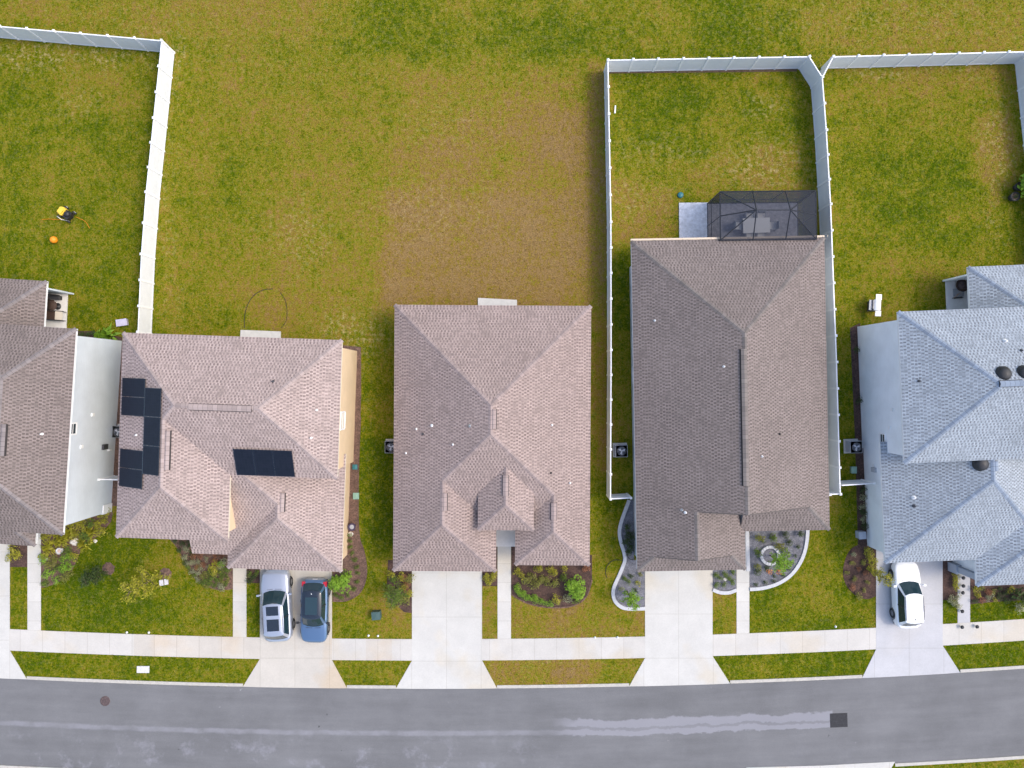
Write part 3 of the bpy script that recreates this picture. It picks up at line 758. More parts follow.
h1.opening('window', 'R', x1 - .28, h1.ly(345, 420, 3), 3.2, 1.0, 1.0, pane='siding_cream')
h1.opening('window', 'R', x1 - .28, h1.ly(345, 385, 3), 3.3, .8, 1.0, pane='white_trim') if False else None
h1.opening('garage_door', 'F', gy0 + .42, h1.lx(296, 570, 0), .05, 4.7, 2.2, pane='white_paint')
h1.opening('window', 'F', yw + .42, (x0 + xw) / 2 - 1, 3.4, 1.6, 1.4); h1.opening('window', 'F', yw + .42, (x0 + xw) / 2 - 1.5, .8, 1.6, 1.4)
h1.opening('window', 'B', yb - .42, (x0 + x1) / 2 - 3, 3.4, 1.4, 1.3); h1.opening('window', 'B', yb - .42, (x0 + x1) / 2 + 4, 3.4, 1.4, 1.3)
h1.opening('window', 'B', yb - .42, (x0 + x1) / 2 + 2, .1, 2.2, 2.0)
mb = MB(); mb.poly([(qx0 + .04, qy0 + .02, EZ - .15), (qx0 + .04, qy0 + .02, EZ - .01), (qx0 + .04, qy0 + 2.2, EZ + 1.06), (qx0 + .04, qy0 + 2.2, EZ - .15)]); mb.build('gable_wall', 'siding_peach', h1.root)
mb = MB(); mb.box(-.07, .07, -.07, .07, 0, 2.7); mb.box(-.12, .12, -.12, .12, 0, .3); mb.box(-.1, .1, -.1, .1, 2.55, 2.72)
o = mb.build('porch_post', 'white_trim', h1.root); o.location = (qx0 + .35, qy0 + .35, 0)
def solar(hs, pxs, pys, cols, rows, pl):
    def hit(px, py):
        z = 6.0
        for _ in range(15): x, y = hs.L(px, py, z + .1); z = pl[0] * x + pl[1] * y + pl[2]
        return x, y, z
    a = hit(pxs[0], pys[0]); b = hit(pxs[1], pys[0]); c = hit(pxs[1], pys[1]); d = hit(pxs[0], pys[1])
    X0, X1 = (a[0] + d[0]) / 2, (b[0] + c[0]) / 2; Y0, Y1 = (c[1] + d[1]) / 2, (a[1] + b[1]) / 2
    for i in range(cols):
        for j in range(rows):
            u0, u1 = X0 + (X1 - X0) * i / cols + .012, X0 + (X1 - X0) * (i + 1) / cols - .012
            v0, v1 = Y0 + (Y1 - Y0) * j / rows + .012, Y0 + (Y1 - Y0) * (j + 1) / rows - .012
            p = MB(); f = MB()
            z = lambda x, y, k: (x, y, pl[0] * x + pl[1] * y + pl[2] + k)
            cs = [(u0, v0), (u1, v0), (u1, v1), (u0, v1)]
            p.poly([z(x, y, .115) for x, y in cs], cs)
            for n in range(4):
                q, r = cs[n], cs[(n + 1) % 4]
                f.poly([z(*q, .112), z(*q, .04), z(*r, .04), z(*r, .112)])
            e = .02
            ins = [(u0 + e, v0 + e), (u1 - e, v0 + e), (u1 - e, v1 - e), (u0 + e, v1 - e)]
            for n in range(4): f.poly([z(*cs[n], .118), z(*cs[(n + 1) % 4], .118), z(*ins[(n + 1) % 4], .118), z(*ins[n], .118)])
            o = p.build('solar_panel', 'solar_cell', hs.root); f.build('panel_frame', 'car_black_gloss', o)
solar(h1, (121.8, 144.8), (378, 416), 1, 2, h1.blocks[0].pl['L']); solar(h1, (119.6, 142.6), (449.5, 487.8), 1, 2, h1.blocks[0].pl['L'])
solar(h1, (143.6, 160), (387.8, 475.2), 1, 3, h1.blocks[0].pl['L']); solar(h1, (235, 293.4), (449.8, 476), 3, 1, h1.blocks[0].pl['F'])

# ---- house 0 (west edge, pale wall)
VZ = 5.9
h0 = House('pale_grey_house', 'two-storey house with grey-brown shingle roof and pale blue-grey side wall beside the solar panels', (40, 430), R(-3.7))
x1 = h0.lx(69.6, 431, VZ); yb = h0.ly(38, 326.3, VZ); yf = h0.ly(38, 533.4, VZ); x0 = x1 - 6.45
h0.add(x0, x1, yf, yb, VZ)
h0.add(x0 - 5, x1 - 3.35, (yf + yb) / 2 - 3.0, (yf + yb) / 2 + 3.0, VZ, on='LFB')
lx1, lyb, lyf = h0.lx(45.4, 303, EZ), h0.ly(22, 279.6, EZ), h0.ly(22, 342, EZ)
h0.add(lx1 - 7, lx1, lyf, lyb, EZ, on='LRB', level=1)
sx1, syf = h0.lx(35.6, 540, EZ), h0.ly(17, 545, EZ)
h0.add(sx1 - 8, sx1, syf, h0.ly(17, 500, EZ), EZ, on='RF', level=2)
h0.walls('siding_pale_grey', [(x0 + .35, x1 - .35, yf + .4, yb - .4, 0, VZ - .1), (x0 - 4.6, x0 + 1, (yf + yb) / 2 - 2.6, (yf + yb) / 2 + 2.6, 0, VZ - .1),
                              (lx1 - 3.6, lx1 - 3.4, yb - .5, lyb - .5, 0, EZ - .1), (lx1 - 3.4, lx1 + .06, lyb - .52, lyb - .40, 0, EZ - .12), (sx1 - 7.7, sx1 - 2.0, syf + .4, yf + .6, 0, EZ - .1)])
h0.roof('shingle_weathered', 'cap_weathered', wall='siding_pale_grey', vents=[(3, 424, 2, 456)], pipes=[(42, 434)])
h0.opening('window', 'R', x1 - .35, h0.ly(71, 429, 5.2), 4.72, .6, .62); h0.opening('garage_door', 'F', syf + .4, sx1 - 5, .05, 4.7, 2.2, pane='white_paint')
h0.opening('window', 'F', yf + .4, (x0 + x1) / 2 + .5, 3.5, 1.6, 1.4); h0.opening('window', 'B', yb - .4, (x0 + x1) / 2, 3.5, 1.4, 1.3); h0.opening('front_door', 'F', yf + .4, x1 - 2.5, .05, .95, 2.1, pane='door_brown')
def wall_fit(hs, side, at, px, py, z, w, h, d, mat, name):
    """small fitting on a wall face, centred where the plan point meets height z"""
    y = hs.ly(px, py, z); b = MB()
    if side == 'R': b.box(at, at + d, y - w / 2, y + w / 2, z - h / 2, z + h / 2)
    else: b.box(at - d, at, y - w / 2, y + w / 2, z - h / 2, z + h / 2)
    return b.build(name, mat, hs.root)
wall_fit(h0, 'R', x1 - .35, 98, 415, 3.0, .22, .25, .08, 'white_trim', 'wall_vent'); wall_fit(h0, 'R', x1 - .35, 88, 447, 4.0, .22, .25, .08, 'white_trim', 'wall_vent')
wall_fit(h0, 'R', x1 - .35, 107, 447, 1.4, .35, .55, .14, 'dark_grey_metal', 'electric_meter'); wall_fit(h0, 'R', x1 - .35, 108, 450, .8, .12, .3, .12, 'white_trim', 'hose_tap')
mb = MB(); mb.box(x1 - .36, x1 - .30, yf + .385, yf + .95, 0, 1.05); mb.box(x1 - 1.2, x1 - .3, yf + .34, yf + .40, 0, 1.05); mb.build('corner_trim', 'white_trim', h0.root)

# ---- house 4 (east edge, blue-grey roof)
h4 = House('blue_grey_house', 'two-storey house with blue-grey shingle roof and pale grey side wall facing the white fence', (960, 440), R(2.35))
x0 = h4.lx(901.2, 387, VZ); yb = h4.ly(960, 309.2, VZ); yf = h4.ly(965, 461, VZ); x1 = x0 + 13.5
h4.add(x0, x1, yf, yb, VZ)
LZ = 3.2
lx0 = h4.lx(882.8, 507, LZ); lyf = h4.ly(930, 561.4, LZ)
h4.add(lx0, lx0 + 10.8, lyf, h4.ly(930, 440, LZ), LZ, on='LRF', level=1)
wx0, wyf = h4.lx(976.2, 572, LZ), h4.ly(1000, 585.2, LZ)
h4.add(wx0, wx0 + 8, wyf, h4.ly(1000, 515, LZ), LZ, on='LRF', level=1)
kx0, kyb = h4.lx(969, 287, EZ), h4.ly(1000, 265.6, EZ)
h4.add(kx0, kx0 + 6.5, h4.ly(1000, 325, EZ), kyb, EZ, on='LRB', level=2)
h4.walls('siding_blue_grey', [(x0 + .30, x1 - .4, yf + .4, yb - .45, 0, VZ - .1), (lx0 + .42, h4.lx(950, 560, LZ), lyf + .4, yf + 1, 0, LZ - .1), (h4.lx(950, 560, LZ) - .2, lx0 + 10.4, lyf + 2.2, yf + 1, 0, LZ - .1), (wx0 + .4, wx0 + 7.6, wyf + .4, lyf + 3, 0, LZ - .1),
                              (kx0 + .02, kx0 + 4, kyb - .55, kyb - .42, 0, EZ - .12), (kx0 + 3.6, kx0 + 6.2, yb - 1, kyb - .6, 0, EZ - .1)])
h4.roof('shingle_blue_grey', 'cap_blue_grey', wall='siding_blue_grey',
        vents=[(999, 384, 1023, 383), (995, 461, 995.6, 471)], pipes=[(1005, 341, .06), (914, 497.5, .06), (1021, 350.5, .04, 'dark_grey_metal'), (914, 506, .05, 'dark_grey_metal'), (919, 381, .04, 'dark_grey_metal')])
for px, py in ((1003.8, 374), (1025, 373), (981.5, 464)):
    x, y, z = h4.on_roof(px, py); v = MB()
    v.lathe([(.42, -.12), (.40, .05), (.36, .16), (.24, .25), (0, .29)], 18); v.lathe([(.46, -.2), (.46, -.02), (.40, .02)], 18)
    o = v.build('roof_vent', 'black_plastic', h4.roof_obj); o.location = (x, y, z)
h4.opening('window', 'L', x0 + .30, h4.ly(879, 440, 2.9), 2.62, .7, .5)
h4.opening('garage_door', 'F', lyf + .4, h4.lx(909, 560, 0), .05, 4.6, 2.2, pane='white_paint'); h4.opening('window', 'F', wyf + .4, wx0 + 3, .7, 1.8, 1.5)
h4.opening('front_door', 'F', lyf + 2.2, h4.lx(963, 555, 0), .05, .95, 2.1, pane='door_brown'); h4.opening('window', 'B', yb - .45, x0 + 2, 3.5, 1.4, 1.3)
for (px, py, z) in ((883, 410, 4.2), (880, 428, 3.8), (868, 466, 1.4)): wall_fit(h4, 'L', x0 + .30 if py < 450 else lx0 + .42, px, py, z, .16, .2, .07, 'white_trim', 'wall_vent')
wall_fit(h4, 'L', lx0 + .42, 869, 470, 1.5, .3, .5, .14, 'ac_grey', 'electric_meter')
# entry portico of house 4
mb = MB(); cx, cy = h4.L(952, 566, 0)
mb.box(cx - .30, cx + .30, cy - .30, cy + .30, 0, 1.0); mb.box(cx - .2, cx + .2, cy - .2, cy + .2, 1.0, 2.85)
mb.build('porch_column', 'stone_grey', h4.root)
mb = MB(); mb.box(cx - .1, wx0 + .5, cy - .14, cy + .14, 2.45, 2.8); mb.build('porch_beam', 'stone_grey', h4.root)
# entry columns under house 2's raised roof
mb = MB()
for sx in (-1, 1):
    mb.box((px0 + px1) / 2 + sx * .95 - .16, (px0 + px1) / 2 + sx * .95 + .16, py0 + .36, py0 + .68, 0, PZ - .2)
mb.build('porch_column', 'white_trim', h2.root)

# ---------------------------------------------------------------- fences
def fence(name, label, pts_top, ztop=1.83, spacing=1.72, start_post=True, end_post=True, group=None):
    P = [Vector(G(x, y, ztop)) for x, y in pts_top]
    root = thing(name, label, 'fence', (P[0].x, P[0].y, 0), 0, group)
    o0 = P[0]
    post_mesh = None; panel_cache = {}
    def post(p, ang):
        nonlocal post_mesh
        if post_mesh is None:
            b = MB(); b.box(-.06, .06, -.06, .06, 0, 1.86); c = MB()
            c.box(-.078, .078, -.078, .078, 1.861, 1.90); c.mesh([(-.07, -.07, 1.9), (.07, -.07, 1.9), (.07, .07, 1.9), (-.07, .07, 1.9), (0, 0, 1.965)], [(0, 1, 4), (1, 2, 4), (2, 3, 4), (3, 0, 4)])
            post_mesh = (b.data('post', ['vinyl_cap']), c.data('post_cap', ['vinyl_cap']))
        o = bpy.data.objects.new('post', post_mesh[0]); COL.objects.link(o); o.parent = root; o.location = (p.x - o0.x, p.y - o0.y, 0); o.rotation_euler = (0, 0, ang)
        k = bpy.data.objects.new('post_cap', post_mesh[1]); COL.objects.link(k); k.parent = o
    for i in range(len(P) - 1):
        a, b = P[i], P[i + 1]; d = b - a; ang = math.atan2(d.y, d.x); n = max(1, round(d.length / spacing)); w = d.length / n
        for k in range(n):
            q = a + d * (k / n)
            if not (i == 0 and k == 0 and not start_post): post(q, ang)
            key = round(w, 3)
            if key not in panel_cache:
                m = MB(); m.box(.055, w - .055, -.02, .02, .15, 1.70); m.box(.05, w - .05, -.035, .035, 1.70, 1.80); m.box(.05, w - .05, -.035, .035, .04, .15)
                nb = max(1, int(w / .15))
                for s in range(1, nb): m.box(.05 + (w - .1) * s / nb - .004, .05 + (w - .1) * s / nb + .004, -.0225, .0225, .151, 1.699)
                panel_cache[key] = m.data('panel', ['vinyl_white'])
            o = bpy.data.objects.new('panel', panel_cache[key]); COL.objects.link(o); o.parent = root; o.location = (q.x - o0.x, q.y - o0.y, 0); o.rotation_euler = (0, 0, ang)
    if end_post: post(P[-1], ang)
    return root
fence('vinyl_fence', 'long white vinyl fence of the yard with the orange ball, between two lawns', [(-120, 15), (0, 26.3), (161.5, 40.5), (153.6, 118), (146, 192), (141.3, 254), (137.8, 332)])
fence('vinyl_fence', 'white vinyl fence enclosing the yard of the brown-roofed house on three sides', [(631, 498), (610.6, 499), (611.2, 350), (611, 222), (608, 60), (809.5, 56.5), (822.5, 77), (826.5, 130), (830.8, 204), (836.7, 362), (840.5, 494), (830, 494.5)])
fence('vinyl_fence', 'white vinyl fence around the yard with the grill, joining a neighbouring fence corner', [(823.4, 76), (833.5, 56.6), (1034, 51.3), (1046, 165), (1056, 300)], start_post=False)
fence('vinyl_fence', 'short white vinyl fence closing the gap beside the blue-grey house', [(841.4, 485.5), (874.5, 483.5)], start_post=False)
fence('vinyl_fence', 'short white vinyl fence between the pale wall and the solar-panelled roof', [(99, 479.5), (122, 480)], ztop=1.83)

# ---------------------------------------------------------------- ground sheet with dry and green zones, and the grass on it
rs = np.random.RandomState(7)
def vnoise(x, y, s, seed):
    r = np.random.RandomState(seed); T = r.rand(256, 256)
    u, v = x / s + 1000, y / s + 1000; i, j = np.floor(u).astype(int), np.floor(v).astype(int); f, g = u - i, v - j
    f = f * f * (3 - 2 * f); g = g * g * (3 - 2 * g)
    a, b, c, d = T[i % 256, j % 256], T[(i + 1) % 256, j % 256], T[i % 256, (j + 1) % 256], T[(i + 1) % 256, (j + 1) % 256]
    return (a * (1 - f) + b * f) * (1 - g) + (c * (1 - f) + d * f) * g
def sst(a, b, x): t = np.clip((x - a) / (b - a), 0, 1); return t * t * (3 - 2 * t)
# (x0, x1, y0, y1, edge softness px, value)
ZONES = [(-600, 1700, -600, 46, 14, .44), (170, 330, -40, 40, 40, .54), (340, 800, -10, 67, 34, .24), (620, 690, 0, 55, 24, .36), (800, 1300, -80, 52, 30, .52), (-300, 60, -60, 20, 20, .62), (440, 620, -60, 14, 14, .40),
         (-200, 160, 45, 335, 6, .33), (-40, 40, 60, 160, 30, .28), (60, 150, 60, 120, 30, .42),
         (164, 384, 56, 350, 6, .50), (180, 300, 90, 230, 40, .44), (170, 260, 200, 330, 30, .40), (230, 380, 60, 140, 30, .50), (250, 370, 250, 330, 30, .50), (384, 604, 66, 132, 26, .50), (382, 604, 120, 320, 40, .68), (386, 480, 70, 125, 30, .56), (386, 592, 190, 306, 24, .92), (540, 592, 110, 180, 30, .84), (588, 606, 60, 330, 4, .74),
         (592, 608, 300, 470, 5, .62), (592, 630, 470, 600, 6, .38), (354, 394, 330, 460, 10, .40), (356, 394, 440, 560, 10, .16), (335, 412, 560, 636, 6, .36), (370, 412, 600, 636, 10, .52),
         (612, 812, 74, 240, 4, .36), (625, 700, 86, 150, 20, .26), (740, 806, 90, 140, 20, .28), (612, 680, 185, 250, 16, .58), (700, 800, 150, 196, 16, .56), (612, 632, 240, 500, 4, .40), (612, 632, 250, 330, 4, .26),
         (824, 1040, 62, 320, 5, .35), (835, 990, 62, 96, 14, .50), (860, 980, 150, 250, 40, .26), (980, 1012, 110, 200, 16, .60), (985, 1040, 66, 110, 12, .50), (838, 862, 320, 490, 4, .28), (838, 880, 490, 640, 6, .22),
         (42, 150, 520, 635, 8, .14), (140, 234, 540, 637, 20, .34), (9, 28, 545, 632, 3, .28), (246, 260, 570, 640, 2, .26), (482, 498, 580, 640, 2, .62), (511, 645, 595, 640, 6, .62), (590, 628, 560, 625, 10, .42), (712, 737, 585, 640, 2, .40), (749, 878, 580, 636, 6, .24), (790, 840, 560, 620, 20, .34), (942, 958, 600, 630, 2, .16), (970, 1100, 600, 630, 3, .12),
         (12, 256, 650, 690, 3, .26), (332, 412, 650, 690, 3, .36), (484, 645, 650, 690, 3, .56), (600, 645, 655, 690, 6, .36), (714, 880, 648, 690, 3, .24), (944, 1200, 640, 690, 3, .16), (-700, 1700, 762, 1400, 4, .30)]
BLOBS = [(265, 312, 22, .72), (150, 605, 22, -.02), (570, 672, 18, .85), (545, 640, 30, .70), (530, 120, 40, .82), (440, 160, 40, .80), (420, 260, 40, .95), (300, 300, 20, .62), (240, 60, 40, .60), (200, 150, 30, .56), (760, 180, 26, .62), (650, 215, 22, .66), (830, 600, 16, .40), (775, 560, 10, .3), (95, 585, 22, .02)]
STRAW = [(40, 55, 60, 12, .9), (120, 57, 36, 9, 1), (75, 105, 24, 12, .4), (177, 60, 8, 20, .9), (173, 100, 6, 30, .7), (168, 200, 6, 120, .35), (300, 235, 30, 30, .55), (350, 330, 30, 20, .8), (765, 170, 40, 26, .9), (770, 108, 25, 8, .5), (665, 150, 40, 12, .4), (900, 70, 80, 8, .8), (1000, 150, 12, 50, .7), (990, 215, 10, 30, .5), (430, 210, 60, 30, .35), (450, 120, 60, 30, .25), (540, 650, 80, 14, .3), (640, 200, 30, 20, .5), (880, 20, 160, 30, .3), (150, 30, 40, 20, .4), (400, 30, 700, 60, .12)]
def dryness(X, Y):
    px, py = X * 14.7 + 512, 384 - Y * 14.7
    wx = px + (vnoise(X, Y, 1.6, 3) - .5) * 26 + (vnoise(X, Y, .5, 4) - .5) * 9; wy = py + (vnoise(X, Y, 1.3, 5) - .5) * 16 + (vnoise(X, Y, .4, 6) - .5) * 5
    d = np.full(X.shape, .40)
    for a, b, c, e, s, v in ZONES:
        k = min(1.0, s / 14); ux, uy = px + (wx - px) * k, py + (wy - py) * k
        m = sst(a - s / 2, a + s / 2, ux) * (1 - sst(b - s / 2, b + s / 2, ux)) * sst(c - s / 2, c + s / 2, uy) * (1 - sst(e - s / 2, e + s / 2, uy))
        d = d * (1 - m) + v * m
    for x, y, r, v in BLOBS:
        m = np.exp(-((wx - x) ** 2 + (wy - y) ** 2) / (r * r) * 1.2) * .85
        d = d * (1 - m) + v * m
    d = .41 + (d - .42) * 1.05
    d += (vnoise(X, Y, 7.0, 21) - .5) * .13 + (vnoise(X, Y, 3.6, 11) - .5) * .14 + (vnoise(X, Y, 1.6, 12) - .5) * .14
    t = np.zeros(X.shape)
    for x, y, rx, ry, v in STRAW: t = np.maximum(t, v * np.exp(-((wx - x) / rx) ** 2 - ((wy - y) / ry) ** 2))
    t = t + .16
    return np.clip(d, 0, 1), np.clip(t, 0, 1)
xs = np.concatenate([[-3000, -400, -120], np.arange(-46, 46.01, .3), [120, 400, 3000]]); ys = np.concatenate([[-3000, -400, -100], np.arange(-34, 34.01, .3), [100, 400, 3000]])
XX, YY = np.meshgrid(xs, ys); nx, ny = len(xs), len(ys)
co = np.stack([XX.ravel(), YY.ravel(), np.zeros(XX.size)], 1).astype(np.float32)
idx = np.arange(nx * ny).reshape(ny, nx)
quads = np.stack([idx[:-1, :-1].ravel(), idx[:-1, 1:].ravel(), idx[1:, 1:].ravel(), idx[1:, :-1].ravel()], 1)
def np_mesh(name, co, faces, mat, attrs):
    me = bpy.data.meshes.new(name); k = faces.shape[1]
    me.vertices.add(len(co)); me.vertices.foreach_set('co', co.astype(np.float32).ravel())
    me.loops.add(faces.size); me.loops.foreach_set('vertex_index', faces.astype(np.int32).ravel())
    me.polygons.add(len(faces)); me.polygons.foreach_set('loop_start', np.arange(0, faces.size, k, dtype=np.int32))
    me.materials.append(MATS[mat])
    for n, a in attrs.items():
        at = me.attributes.new(n, 'FLOAT', 'POINT'); at.data.foreach_set('value', a.astype(np.float32))
    me.update(calc_edges=True); me.validate()
    o = bpy.data.objects.new(name, me); COL.objects.link(o)
    return o
d_, t_ = dryness(co[:, 0], co[:, 1])
structure(np_mesh('ground', co, quads, 'lawn', {'dry': d_, 'straw': t_}))
def inside(poly, X, Y):
    c = np.zeros(X.shape, bool); n = len(poly)
    for i in range(n):
        (ax, ay), (bx, by) = poly[i], poly[(i + 1) % n]
        if ay == by: continue
        k = ((ay > Y) != (by > Y)) & (X < (bx - ax) * (Y - ay) / (by - ay) + ax); c ^= k
    return c
NT = 120000
tx = rs.uniform(-37.5, 37.5, NT); ty = rs.uniform(-28.5, 27.5, NT)
ok = np.ones(NT, bool)
for p in EXCL: ok &= ~inside(p, tx, ty)
tx, ty = tx[ok], ty[ok]; n = len(tx); NB = 4
bx = np.repeat(tx, NB) + rs.normal(0, .035, n * NB); by = np.repeat(ty, NB) + rs.normal(0, .035, n * NB)
hh = np.repeat(rs.uniform(.025, .06, n), NB) * rs.uniform(.7, 1.2, n * NB); a = rs.uniform(0, 2 * np.pi, n * NB); w = rs.uniform(.008, .02, n * NB); ln = rs.uniform(.02, .07, n * NB)
c1 = np.stack([bx - np.sin(a) * w, by + np.cos(a) * w, np.zeros(n * NB)], 1); c2 = np.stack([bx + np.sin(a) * w, by - np.cos(a) * w, np.zeros(n * NB)], 1); c3 = np.stack([bx + np.cos(a) * ln, by + np.sin(a) * ln, hh], 1)
gco = np.stack([c1, c2, c3], 1).reshape(-1, 3); gf = np.arange(len(gco)).reshape(-1, 3)
d_, t_ = dryness(np.repeat(bx, 3), np.repeat(by, 3))
go = np_mesh('grass', gco, gf, 'grass_blades', {'dry': d_, 'straw': t_}); go['kind'] = 'stuff'; go['label'] = 'short green and straw-coloured lawn grass around the houses'; go['category'] = 'grass'

# ---------------------------------------------------------------- plants
random.seed(11)
def shrub_mesh(name, mat, r=.35, h=.5, n=170, leaf=.07, seed=1, up=.5, stemmat='bark'):
    q = random.Random(seed); b = MB()
    lobes = [(q.uniform(-.45, .45) * r, q.uniform(-.45, .45) * r, q.uniform(.45, .75) * h, q.uniform(.4, .62) * r) for _ in range(6)]
    for k in range(5):
        a = q.uniform(0, 6.28); b.tube([(0, 0, 0), (math.cos(a) * r * .3, math.sin(a) * r * .3, h * .5), (math.cos(a) * r * .6, math.sin(a) * r * .6, h * .85)], [.012, .009, .004], 4, 1, False)
    for k in range(n):
        lx, ly, lz, lr = q.choice(lobes)
        while True:
            v = Vector((q.uniform(-1, 1), q.uniform(-1, 1), q.uniform(-1, 1)))
            if .3 < v.length < 1: break
        p = Vector((lx, ly, lz)) + Vector((v.x * lr, v.y * lr, v.z * lr * h / r * .6)); p.z = max(p.z, .03)
        nrm = (v.normalized() * (1 - up) + Vector((q.uniform(-.5, .5), q.uniform(-.5, .5), 1)) * up).normalized()
        t = nrm.cross(Vector((q.uniform(-1, 1), q.uniform(-1, 1), q.uniform(-.3, .3)))).normalized(); s = nrm.cross(t)
        L = leaf * q.uniform(.7, 1.4); w = L * .5
        b.poly([p - t * L * .5, p + s * w * .5 - t * L * .05, p + t * L * .6 - nrm * L * .15, p - s * w * .5 - t * L * .05], m=0)
    return b.data(name, [mat, stemmat])
def spiky_mesh(name, mat, r=.5, h=.6, n=40, w=.03, seed=1):
    q = random.Random(seed); b = MB()
    for k in range(n):
        a = q.uniform(0, 6.28); e = q.uniform(.35, 1.0); rr = r * e; d = Vector((math.cos(a), math.sin(a), 0)); s = Vector((-d.y, d.x, 0)) * w
        z = h * (1.25 - e) * q.uniform(.8, 1.2)
        p0, p1, p2 = d * .03, d * rr * .55 + Vector((0, 0, z)), d * rr + Vector((0, 0, z * .55))
        b.poly([p0 - s * .6, p0 + s * .6, p1 + s, p1 - s]); b.poly([p1 - s, p1 + s, p2])
    return b.data(name, [mat])
SH = {}
for key, mat in (('green', 'leaf_green'), ('bright', 'leaf_bright'), ('yellow', 'leaf_yellow'), ('dark', 'leaf_dark'), ('olive', 'leaf_olive'), ('red', 'leaf_red'), ('grey', 'leaf_grey')):
    SH[key] = [shrub_mesh('shrub_' + key, mat, seed=s * 7 + len(key), n=200 if s < 2 else 150) for s in range(3)]
SH['spiky'] = [spiky_mesh('spiky', 'leaf_green', seed=s) for s in range(2)]
SH['spiky_yellow'] = [spiky_mesh('spiky_yellow', 'leaf_yellow', seed=s + 5) for s in range(2)]
SH['spiky_bright'] = [spiky_mesh('spiky_bright', 'leaf_bright', seed=s + 9, w=.045) for s in range(2)]
SH['big_bright'] = [shrub_mesh('big_bright', 'leaf_bright', r=.8, h=1.1, n=620, leaf=.14, seed=31)]
SH['flower'] = [shrub_mesh('flower', 'amber_flower', r=.35, h=.3, n=90, leaf=.07, seed=4)]
def plant(kind, px, py, size, label, name='shrub', group=None, hz=1.0, cat='shrub'):
    o = bpy.data.objects.new(name, random.choice(SH[kind])); COL.objects.link(o)
    x, y = G(px, py); o.location = (x, y, .01); k = size / .7 * 1.22; o.scale = (k, k, k * hz * random.uniform(.85, 1.1)); o.rotation_euler = (0, 0, random.uniform(0, 6.28))
    return tag(o, label, cat, group)
def scatter(key, n, kinds, smin, smax, label, group, xr, yr, name='shrub', hz=.9, mind=.35, cat='shrub'):
    poly = BEDS[key]; pts = []; tries = 0
    while len(pts) < n and tries < 6000:
        tries += 1
        px, py = random.uniform(*xr), random.uniform(*yr); x, y = G(px, py)
        if not inside(poly, np.array([x]), np.array([y]))[0]: continue
        if any(math.hypot(x - a, y - b) < mind for a, b in pts): continue
        if any(math.hypot(px - a, py - b) < 8 for a, b in ((75, 541.5), (62, 550), (95.5, 541))): continue
        pts.append((x, y)); k = random.choice(kinds)
        plant(k, px, py, random.uniform(smin, smax), label, name, group, hz, cat)
# west front bed
scatter('west_front', 34, ['yellow', 'spiky_yellow', 'green', 'yellow'], .6, 1.0, 'yellow-green shrub in the bed before the pale grey house', 'yellow-green shrubs before the pale grey house', (47, 112), (510, 556), mind=.5)
scatter('west_front', 30, ['green', 'bright', 'olive'], .6, 1.0, 'green shrub beside the walkway of the pale grey house', 'green shrubs beside the west walkway', (47, 76), (556, 588), mind=.45)
for x, y in ((17, 548), (21, 555), (14, 556)): plant('yellow', x, y, .75, 'yellow-green shrub between the westmost driveway and walkway', group='shrubs between west driveway and walkway')
plant('spiky_bright', 111, 335, 1.05, 'bright green leafy plant at the back corner of the pale grey house', 'leafy_plant', hz=1.0, cat='plant')
plant('spiky_bright', 101, 336, .7, 'smaller light green plant beside the bright leafy plant behind the pale house', 'leafy_plant', cat='plant')
for x in (84, 90, 95): plant('dark', x, 334, .5, 'dark low plant at the back wall of the pale grey house', group='dark plants behind the pale grey house')
# solar house front bed
scatter('solar_front', 40, ['olive', 'green', 'grey', 'olive'], .42, .62, 'low olive shrub in the curved mulch bed before the solar-panelled house', 'olive shrubs in the curved mulch bed', (186, 228), (566, 587), mind=.30)
scatter('solar_front', 14, ['red', 'red', 'grey'], .4, .6, 'reddish shrub in the curved mulch bed before the solar-panelled house', 'reddish shrubs in the curved mulch bed', (190, 226), (555, 567), mind=.35)
scatter('solar_front', 10, ['grey', 'dark'], .4, .6, 'grey-brown shrub in the narrow end of the curved mulch bed', 'grey shrubs in the narrow bed end', (172, 194), (540, 562), mind=.4)
plant('yellow', 217, 567, 1.0, 'largest yellow-green shrub in the curved red mulch bed'); plant('bright', 222, 563, .6, 'bright green shrub behind the yellow shrub in the curved bed')
for i, (x, y) in enumerate(((250, 573), (254, 577), (257, 572), (251, 580))): plant('dark' if i % 2 else 'green', x, y, .5, 'dark green shrub between the walkway and the silver car', group='shrubs beside the silver car')
# solar house side bed
plant('big_bright', 345.5, 582, .68, 'large bright green shrub beside the blue car', hz=1.0); plant('bright', 348, 573, .85, 'bright green shrub at the garage corner behind the large one')
for (x, y) in ((350, 541), (351, 547), (353, 553), (355, 559), (357, 566), (358, 573), (357, 581), (354, 588), (349, 594), (342, 597), (336, 595), (350, 534)):
    plant('green', x, y, .42, 'small green shrub in the arc around the large bright shrub', group='small shrubs in an arc by the blue car')
# tan house left bed
scatter('tan_left', 12, ['yellow', 'green', 'olive', 'dark'], .6, .85, 'green and yellow shrub beside the driveway of the tan-roofed house', 'shrubs left of the tan house driveway', (389, 411), (572, 600), mind=.45)
for (x, y) in ((405, 576), (408, 583), (407, 590)): plant('red', x, y, .55, 'reddish shrub at the edge of the tan house driveway', group='reddish shrubs by the tan driveway')
for (x, y) in ((487, 576), (492, 577), (489, 581), (494, 574)): plant('yellow', x, y, .6, 'yellow-green shrub between the tan house driveway and walkway', group='shrubs between tan driveway and walkway')
